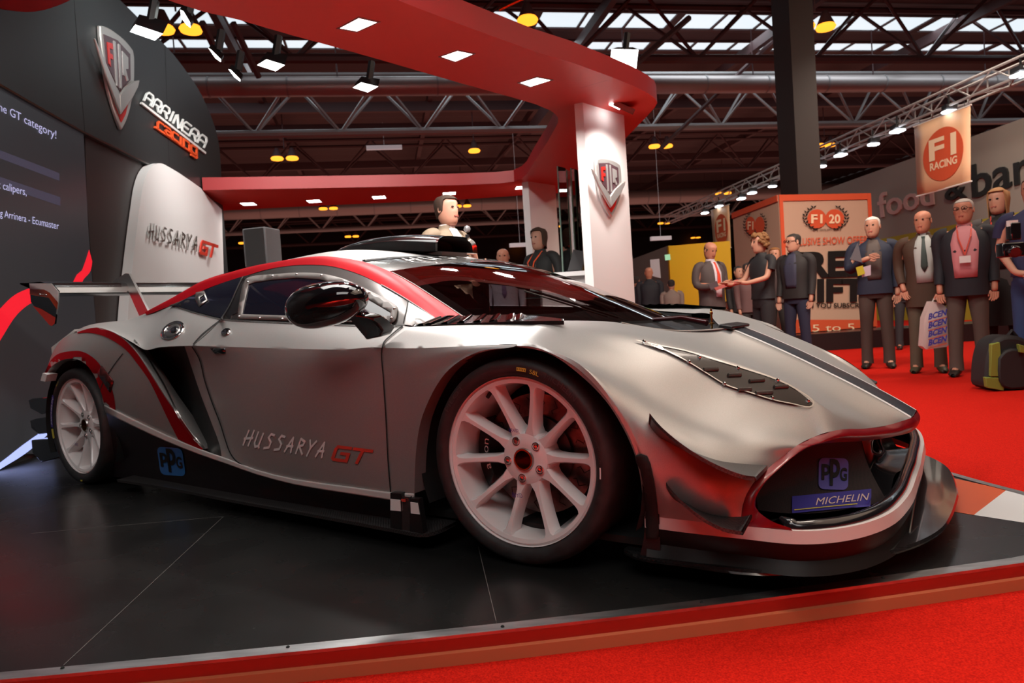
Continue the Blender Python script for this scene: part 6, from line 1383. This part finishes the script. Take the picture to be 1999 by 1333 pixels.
    for q in (-1, 1):
        mb = MB(); c_ = HR @ Vector((q * .031, -.082, .022)) + hc; mb.lathe([(0, -.008), (.009, -.004), (.011, 0), (.009, .004), (0, .008)], 10, 'z', c=c_); mb.build('eye', M['matblack'] if depth > 6 else nmat('eye', (.08, .05, .04), .2), body, 60)
    mb = MB(); mb.box(HR @ Vector((0, -.088, -.050)) + hc, (.042, .012, .010), rot=HR); mb.build('mouth', nmat('lips', (.34, .09, .07), .5), body)
    if glasses:
        mb = MB()
        for q in (-1, 1): ring = [HR @ Vector((q * .034 + .024 * math.cos(t), -.100, .022 + .017 * math.sin(t))) + hc for t in [2 * PI * k / 12 for k in range(13)]]; mb.tube(ring, .003, 5); mb.tube([HR @ Vector((q * .058, -.10, .024)) + hc, HR @ Vector((q * .08, -.0, .02)) + hc], .003, 5)
        mb.build('glasses', M['matblack'], body)
    def hand(side): p = (N[9] if side < 0 else N[13]) * s; return Matrix.Rotation(face, 3, 'Z') @ p + r.location
    r['_s'] = s; return r, hand, s
def att(o): return o
# on the stand
r, hd, s = person(868, 384, 5.4, .95, 'presenter in a beige jacket speaking into a microphone behind the car roof', hair='short', hairm=(.035, .016, .008), top='jacket', topc=(.20, .145, .095), trous=(.20, .15, .10), shirt=(.75, .72, .70), arms=('pocket', 'hold'), fat=1.15, floor=0)
h_ = WD(912, 455, 5.2); MIC = empty('microphone', h_); tag(MIC, 'black handheld microphone with a grey mesh head held by the presenter', 'microphone')
mb = MB(); a, b = WD(913, 500, 5.25), WD(912, 458, 5.25); mb.tube([a, b], [.010, .016], 10); rel(mb.build('microphone_body', M['black'], MIC), MIC)
mb = MB(); mb.lathe([(0, -.028), (.019, -.020), (.026, 0), (.019, .020), (0, .028)], 16, 'z', c=WD(912, 447, 5.25)); rel(mb.build('microphone_head', nmat('mic_mesh', (.35, .35, .36), .4, .7), MIC), MIC)
mb = MB(); c = WD(915, 488, 5.23)
for k in range(4): q = c + Vector((0, 0, -.03 + .018 * k)); mb.tube([q + Vector((.03, .0, -.004)), q + Vector((.02, -.022, 0)), q + Vector((-.012, -.022, .002)), q + Vector((-.018, 0, .002))], .009, 6)
mb.tube([c + Vector((.03, 0, .03)), c + Vector((.01, -.012, .05))], .010, 6); mb.tube([c + Vector((.03, .01, -.005)), c + Vector((.05, .05, -.12)), c + Vector((.03, .14, -.25))], [.025, .024, .035], 8)
hnd = mb.build('hand', M['skin'], None, 60); hnd.parent = r; hnd.matrix_parent_inverse = Matrix.Identity(4); hnd.location = Vector(); 
Mi = (Matrix.Translation(r.location) @ Matrix.Rotation(.95, 4, 'Z') @ Matrix.Scale(s, 4)).inverted(); hnd.data.transform(Mi)
person(1052, 447, 7.2, -.85, 'woman in a black leather jacket with an orange lanyard standing at the counter', hair='bob', hairm=(.05, .025, .015), top='jacket', topc=(.012, .012, .012), trous=(.01, .01, .01), shirt=(.02, .02, .02), lanyard=(.8, .10, .03), arms=('hold', 'hold'), headyaw=.1, floor=0)
person(981, 486, 8.3, -.1, 'bald man in a pale shirt mostly hidden behind the windscreen', skin='skin2', hair='bald', hairm=(.3, .28, .26), top='shirt', topc=(.5, .5, .58), trous=(.03, .03, .05), tie=(.2, .15, .3), floor=FLZ)
# onlookers
person(1702, 424, 7.0, -0.5, 'white haired man in a navy jacket holding a tablet and leaflets', hair='crop', hairm=(.62, .58, .54), top='jacket', topc=(.010, .014, .035), trous=(.055, .035, .028), shirt=(.07, .05, .045), sw=1.1, arms=('chest', 'down'), headyaw=-.25, group=None)
person(1800, 412, 6.35, -0.55, 'elderly balding man in a brown waxed coat with a green tie', skin='skin2', hair='bald', hairm=(.10, .05, .03), top='coat', topc=(.055, .026, .014), trous=(.085, .065, .042), shirt=(.42, .45, .44), tie=(.03, .05, .045), sw=1.2, coat=False, arms=('pocket', 'down'), headyaw=-.3, shoes=(.05, .04, .02))
person(1880, 389, 5.9, -0.6, 'elderly man in a pink shirt and black blazer with a red lanyard', skin='skin2', hair='crop', hairm=(.40, .36, .33), top='blazer', topc=(.010, .010, .016), trous=(.085, .060, .048), shirt=(.60, .24, .26), lanyard=(.65, .08, .05), sw=1.5, arms=('down', 'down'), headyaw=-.25, fat=1.15, glasses=True)
person(1948, 370, 6.25, -0.7, 'fair haired woman in a grey coat and black skirt with a red lanyard', hair='long', hairm=(.34, .17, .07), top='coat', topc=(.06, .05, .05), trous=(.008, .008, .008), shirt=(.01, .01, .01), sw=1.1, lanyard=(.7, .06, .04), skirt=True, arms=('down', 'chest'), headyaw=-.35)
person(2016, 346, 5.15, -0.75, 'man in a navy T shirt and jeans with clasped hands at the right edge', hair='crop', hairm=(.03, .02, .015), top='tshirt', topc=(.022, .024, .075), trous=(.02, .045, .13), arms=('clasp', 'clasp'), short=True, headyaw=-.2)
person(1549, 457, 8.0, -.9, 'man with glasses in a black quilted jacket and dark jeans', hair='crop', hairm=(.02, .014, .012), top='puffer', topc=(.014, .011, .012), trous=(.015, .018, .045), shirt=(.03, .03, .06), sw=1.2, arms=('down', 'down'), headyaw=-.5, glasses=True)
person(1484, 457, 7.4, -1.35, 'curly haired woman in a black polo shirt handing over a book', hair='curly', hairm=(.20, .09, .03), top='polo', topc=(.012, .011, .014), trous=(.012, .010, .012), arms=('reach', 'reach'), short=True, headyaw=-.1)
person(1384, 474, 8.4, .45, 'man in a grey suit with a red tie looking down at a booklet', skin='skin2', hair='bald', hairm=(.10, .06, .04), top='blazer', topc=(.075, .055, .055), trous=(.06, .045, .045), shirt=(.62, .55, .62), tie=(.65, .05, .02), arms=('hold', 'hold'), headtilt=.35, fat=1.1, coat=True)
person(1266, 522, 11.5, 3.0, 'bald man in a dark suit seen from behind near the pale partition', skin='skin2', top='jacket', topc=(.014, .014, .022), trous=(.012, .012, .018))
person(1310, 546, 11.0, 2.8, 'person in a grey top with a shoulder strap seen from behind', hair='crop', hairm=(.02, .015, .015), top='jacket', topc=(.22, .16, .14), trous=(.05, .05, .06))
person(1241, 540, 13.0, 2.4, 'person in dark clothes partly hidden by the badge pillar', hair='crop', hairm=(.03, .02, .02), top='jacket', topc=(.02, .02, .03), trous=(.02, .02, .03))
person(1512, 484, 9.2, -.5, 'red haired onlooker between the polo shirt and the quilted jacket', hair='short', hairm=(.25, .10, .03), top='jacket', topc=(.05, .03, .03), trous=(.02, .02, .02))
person(1459, 514, 9.0, .2, 'person in a checked scarf behind the curly haired woman', hair='short', hairm=(.03, .02, .02), top='jacket', topc=(.12, .06, .06), trous=(.02, .02, .02))
person(1762, 484, 9.0, -.3, 'onlooker with dark hair partly hidden between the two older men', skin='skin2', hair='crop', hairm=(.03, .02, .015), top='jacket', topc=(.015, .012, .015), trous=(.02, .02, .025))
person(1420, 588, 10.0, .1, 'small child with brown hair in a pale top beyond the bonnet', hair='short', hairm=(.08, .04, .02), top='shirt', topc=(.45, .30, .24), trous=(.1, .1, .1))
person(1440, 520, 9.7, .3, 'visitor in black standing between the small banner and the booth', hair='crop', hairm=(.02, .02, .02), top='jacket', topc=(.012, .010, .012), trous=(.012, .012, .012))
# things they hold or have put down
def slab(name, pts, depth, th, mat, label, cat):
    if not hasattr(depth, '__len__'): depth = [depth] * len(pts)
    mb = MB(); mb.prism([WD(a, b, d) for (a, b), d in zip(pts, depth)], (0.003, th, 0)); return tag(mb.build(name, mat), label, cat)
slab('open_book', [(1394, 562), (1440, 545), (1441, 552), (1398, 567)], [7.9, 7.5, 7.4, 7.8], .03, nmat('red_book', (.62, .12, .10), .5), 'open red book passed between the suited man and the woman in the polo shirt', 'book')
slab('booklet', [(1383, 556), (1399, 548), (1404, 560), (1388, 566)], 7.9, .02, nmat('dark_booklet', (.08, .06, .07), .5), 'small dark booklet in the hands of the suited man', 'booklet')
slab('tablet', [(1660, 506), (1675, 474), (1683, 512)], 6.6, .02, nmat('grey_tablet', (.16, .16, .18), .4), 'grey tablet held by the white haired man', 'tablet')
slab('leaflet', [(1671, 522), (1684, 518), (1689, 534), (1675, 539)], 6.55, .01, nmat('yellow_leaflet', (.6, .5, .04), .5), 'yellow leaflet held by the white haired man', 'leaflet')
slab('leaflet', [(1682, 522), (1700, 517), (1700, 537), (1683, 541)], 6.58, .01, nmat('pink_leaflet', (.62, .5, .6), .5), 'pale leaflet beside the yellow one in the same hand', 'leaflet')
BG = empty('carrier_bag', WD(1830, 680, 6.0)); tag(BG, 'white carrier bag with blue and orange stripes hanging at knee height', 'bag')
bp_ = [(1818, 588), (1832, 590), (1850, 600), (1853, 672), (1848, 677), (1808, 682), (1801, 676), (1805, 620)]
mb = MB(); P_ = [WD(a, b, 6.0) for a, b in bp_]; Q_ = [p + Vector((.02, .10, 0)) for p in P_]; cen_ = sum(P_, Vector()) / len(P_) + Vector((0, -.04, 0)); k = len(P_)
mb.add(P_ + Q_ + [cen_, cen_ + Vector((0, .18, 0))], [(i, (i + 1) % k, 2 * k) for i in range(k)] + [(k + i, k + (i + 1) % k, 2 * k + 1) for i in range(k)] + [(i, (i + 1) % k, k + (i + 1) % k, k + i) for i in range(k)]); bo = rel(mb.build('bag_body', nmat('bag_white', (.66, .55, .52), .5), BG, 20), BG)
for i in range(4):
    y0 = 612 + i * 17; mb = MB(); f = aff((1812, y0 + 12), (1849, y0 + 2), (1812, y0 + 1)); lettering(mb, textgeo('BCEN', .2, .04), lambda u, v: WD(*f(u, v), 5.93)); rel(mb.build('bag_lettering', nmat('bag_blue', (.05, .06, .40), .5), BG, 0, merge=0), BG)
    mb = MB(); mb.add([WD(1812, y0 + 16, 5.932), WD(1849, y0 + 6, 5.932), WD(1849, y0 + 8, 5.932), WD(1812, y0 + 18, 5.932)], [(0, 1, 2, 3)]); rel(mb.build('bag_stripe', nmat('bag_orange', (.6, .12, .06), .5), BG, 0), BG)
mb = MB(); mb.tube([WD(1820, 590, 6.05), WD(1825, 578, 6.05), WD(1832, 590, 6.05)], .006, 5); rel(mb.build('bag_handle', M['wprint'], BG), BG)
# rucksack
RS = empty('rucksack', WZ(1962, 762, FLZ)); tag(RS, 'black and lime green rucksack standing on the red carpet', 'rucksack'); d0 = RS.location.y
def rs(nm, pts, d, th, mat, bev=.03):
    mb = MB(); mb.prism([WD(a, b, d0 + d) for a, b in pts], (.02, th, 0)); rel(mb.build(nm, mat, RS, 30, bevel=bev), RS)
blk, lime = nmat('rucksack_black', (.014, .012, .013), .7), nmat('rucksack_lime', (.20, .24, .03), .7)
rs('pack_body', smoothpoly([(1926, 735), (1929, 700), (1940, 668), (1958, 656), (1990, 656), (2012, 668), (2020, 705), (2020, 764), (1960, 764), (1928, 755)], 3, True), 0, .22, blk)
rs('front_pocket', smoothpoly([(1950, 700), (1965, 684), (2000, 684), (2012, 700), (2012, 752), (1958, 756)], 3, True), -.05, .06, blk, .015)
rs('lime_panel', [(1936, 672), (1952, 668), (1955, 700), (1950, 735), (1934, 735), (1935, 700)], -.035, .06, lime, .004); rs('lime_panel', [(1924, 737), (1961, 737), (1960, 763), (1927, 757)], -.035, .06, lime, .004); rs('lime_panel', [(1990, 672), (2003, 676), (2002, 690), (1992, 688)], -.09, .06, lime, .004)
mb = MB(); mb.tube([WD(1965, 658, d0 + .1), WD(1975, 645, d0 + .1), WD(1985, 657, d0 + .1)], .012, 6); rel(mb.build('carry_loop', blk, RS), RS)
# camera on the chest of the right-hand man
CM = empty('camera_body', WD(1975, 480, 4.85)); tag(CM, 'black camera with a large flash hanging on the chest of the man in navy', 'camera')
c = WD(1972, 488, 4.8); mb = MB(); mb.box(c, (.15, .08, .10)); mb.tube([c, c + Vector((-.05, -.12, -.02))], .04, 14); rel(mb.build('camera_housing', M['gloss'], CM, bevel=.01), CM)
mb = MB(); mb.box(WD(1978, 452, 4.8), (.07, .06, .12)); rel(mb.build('flash_unit', M['gloss'], CM, bevel=.008), CM); mb = MB(); mb.box(WD(1976, 436, 4.79), (.06, .03, .04)); rel(mb.build('flash_head', M['wprint'], CM), CM)
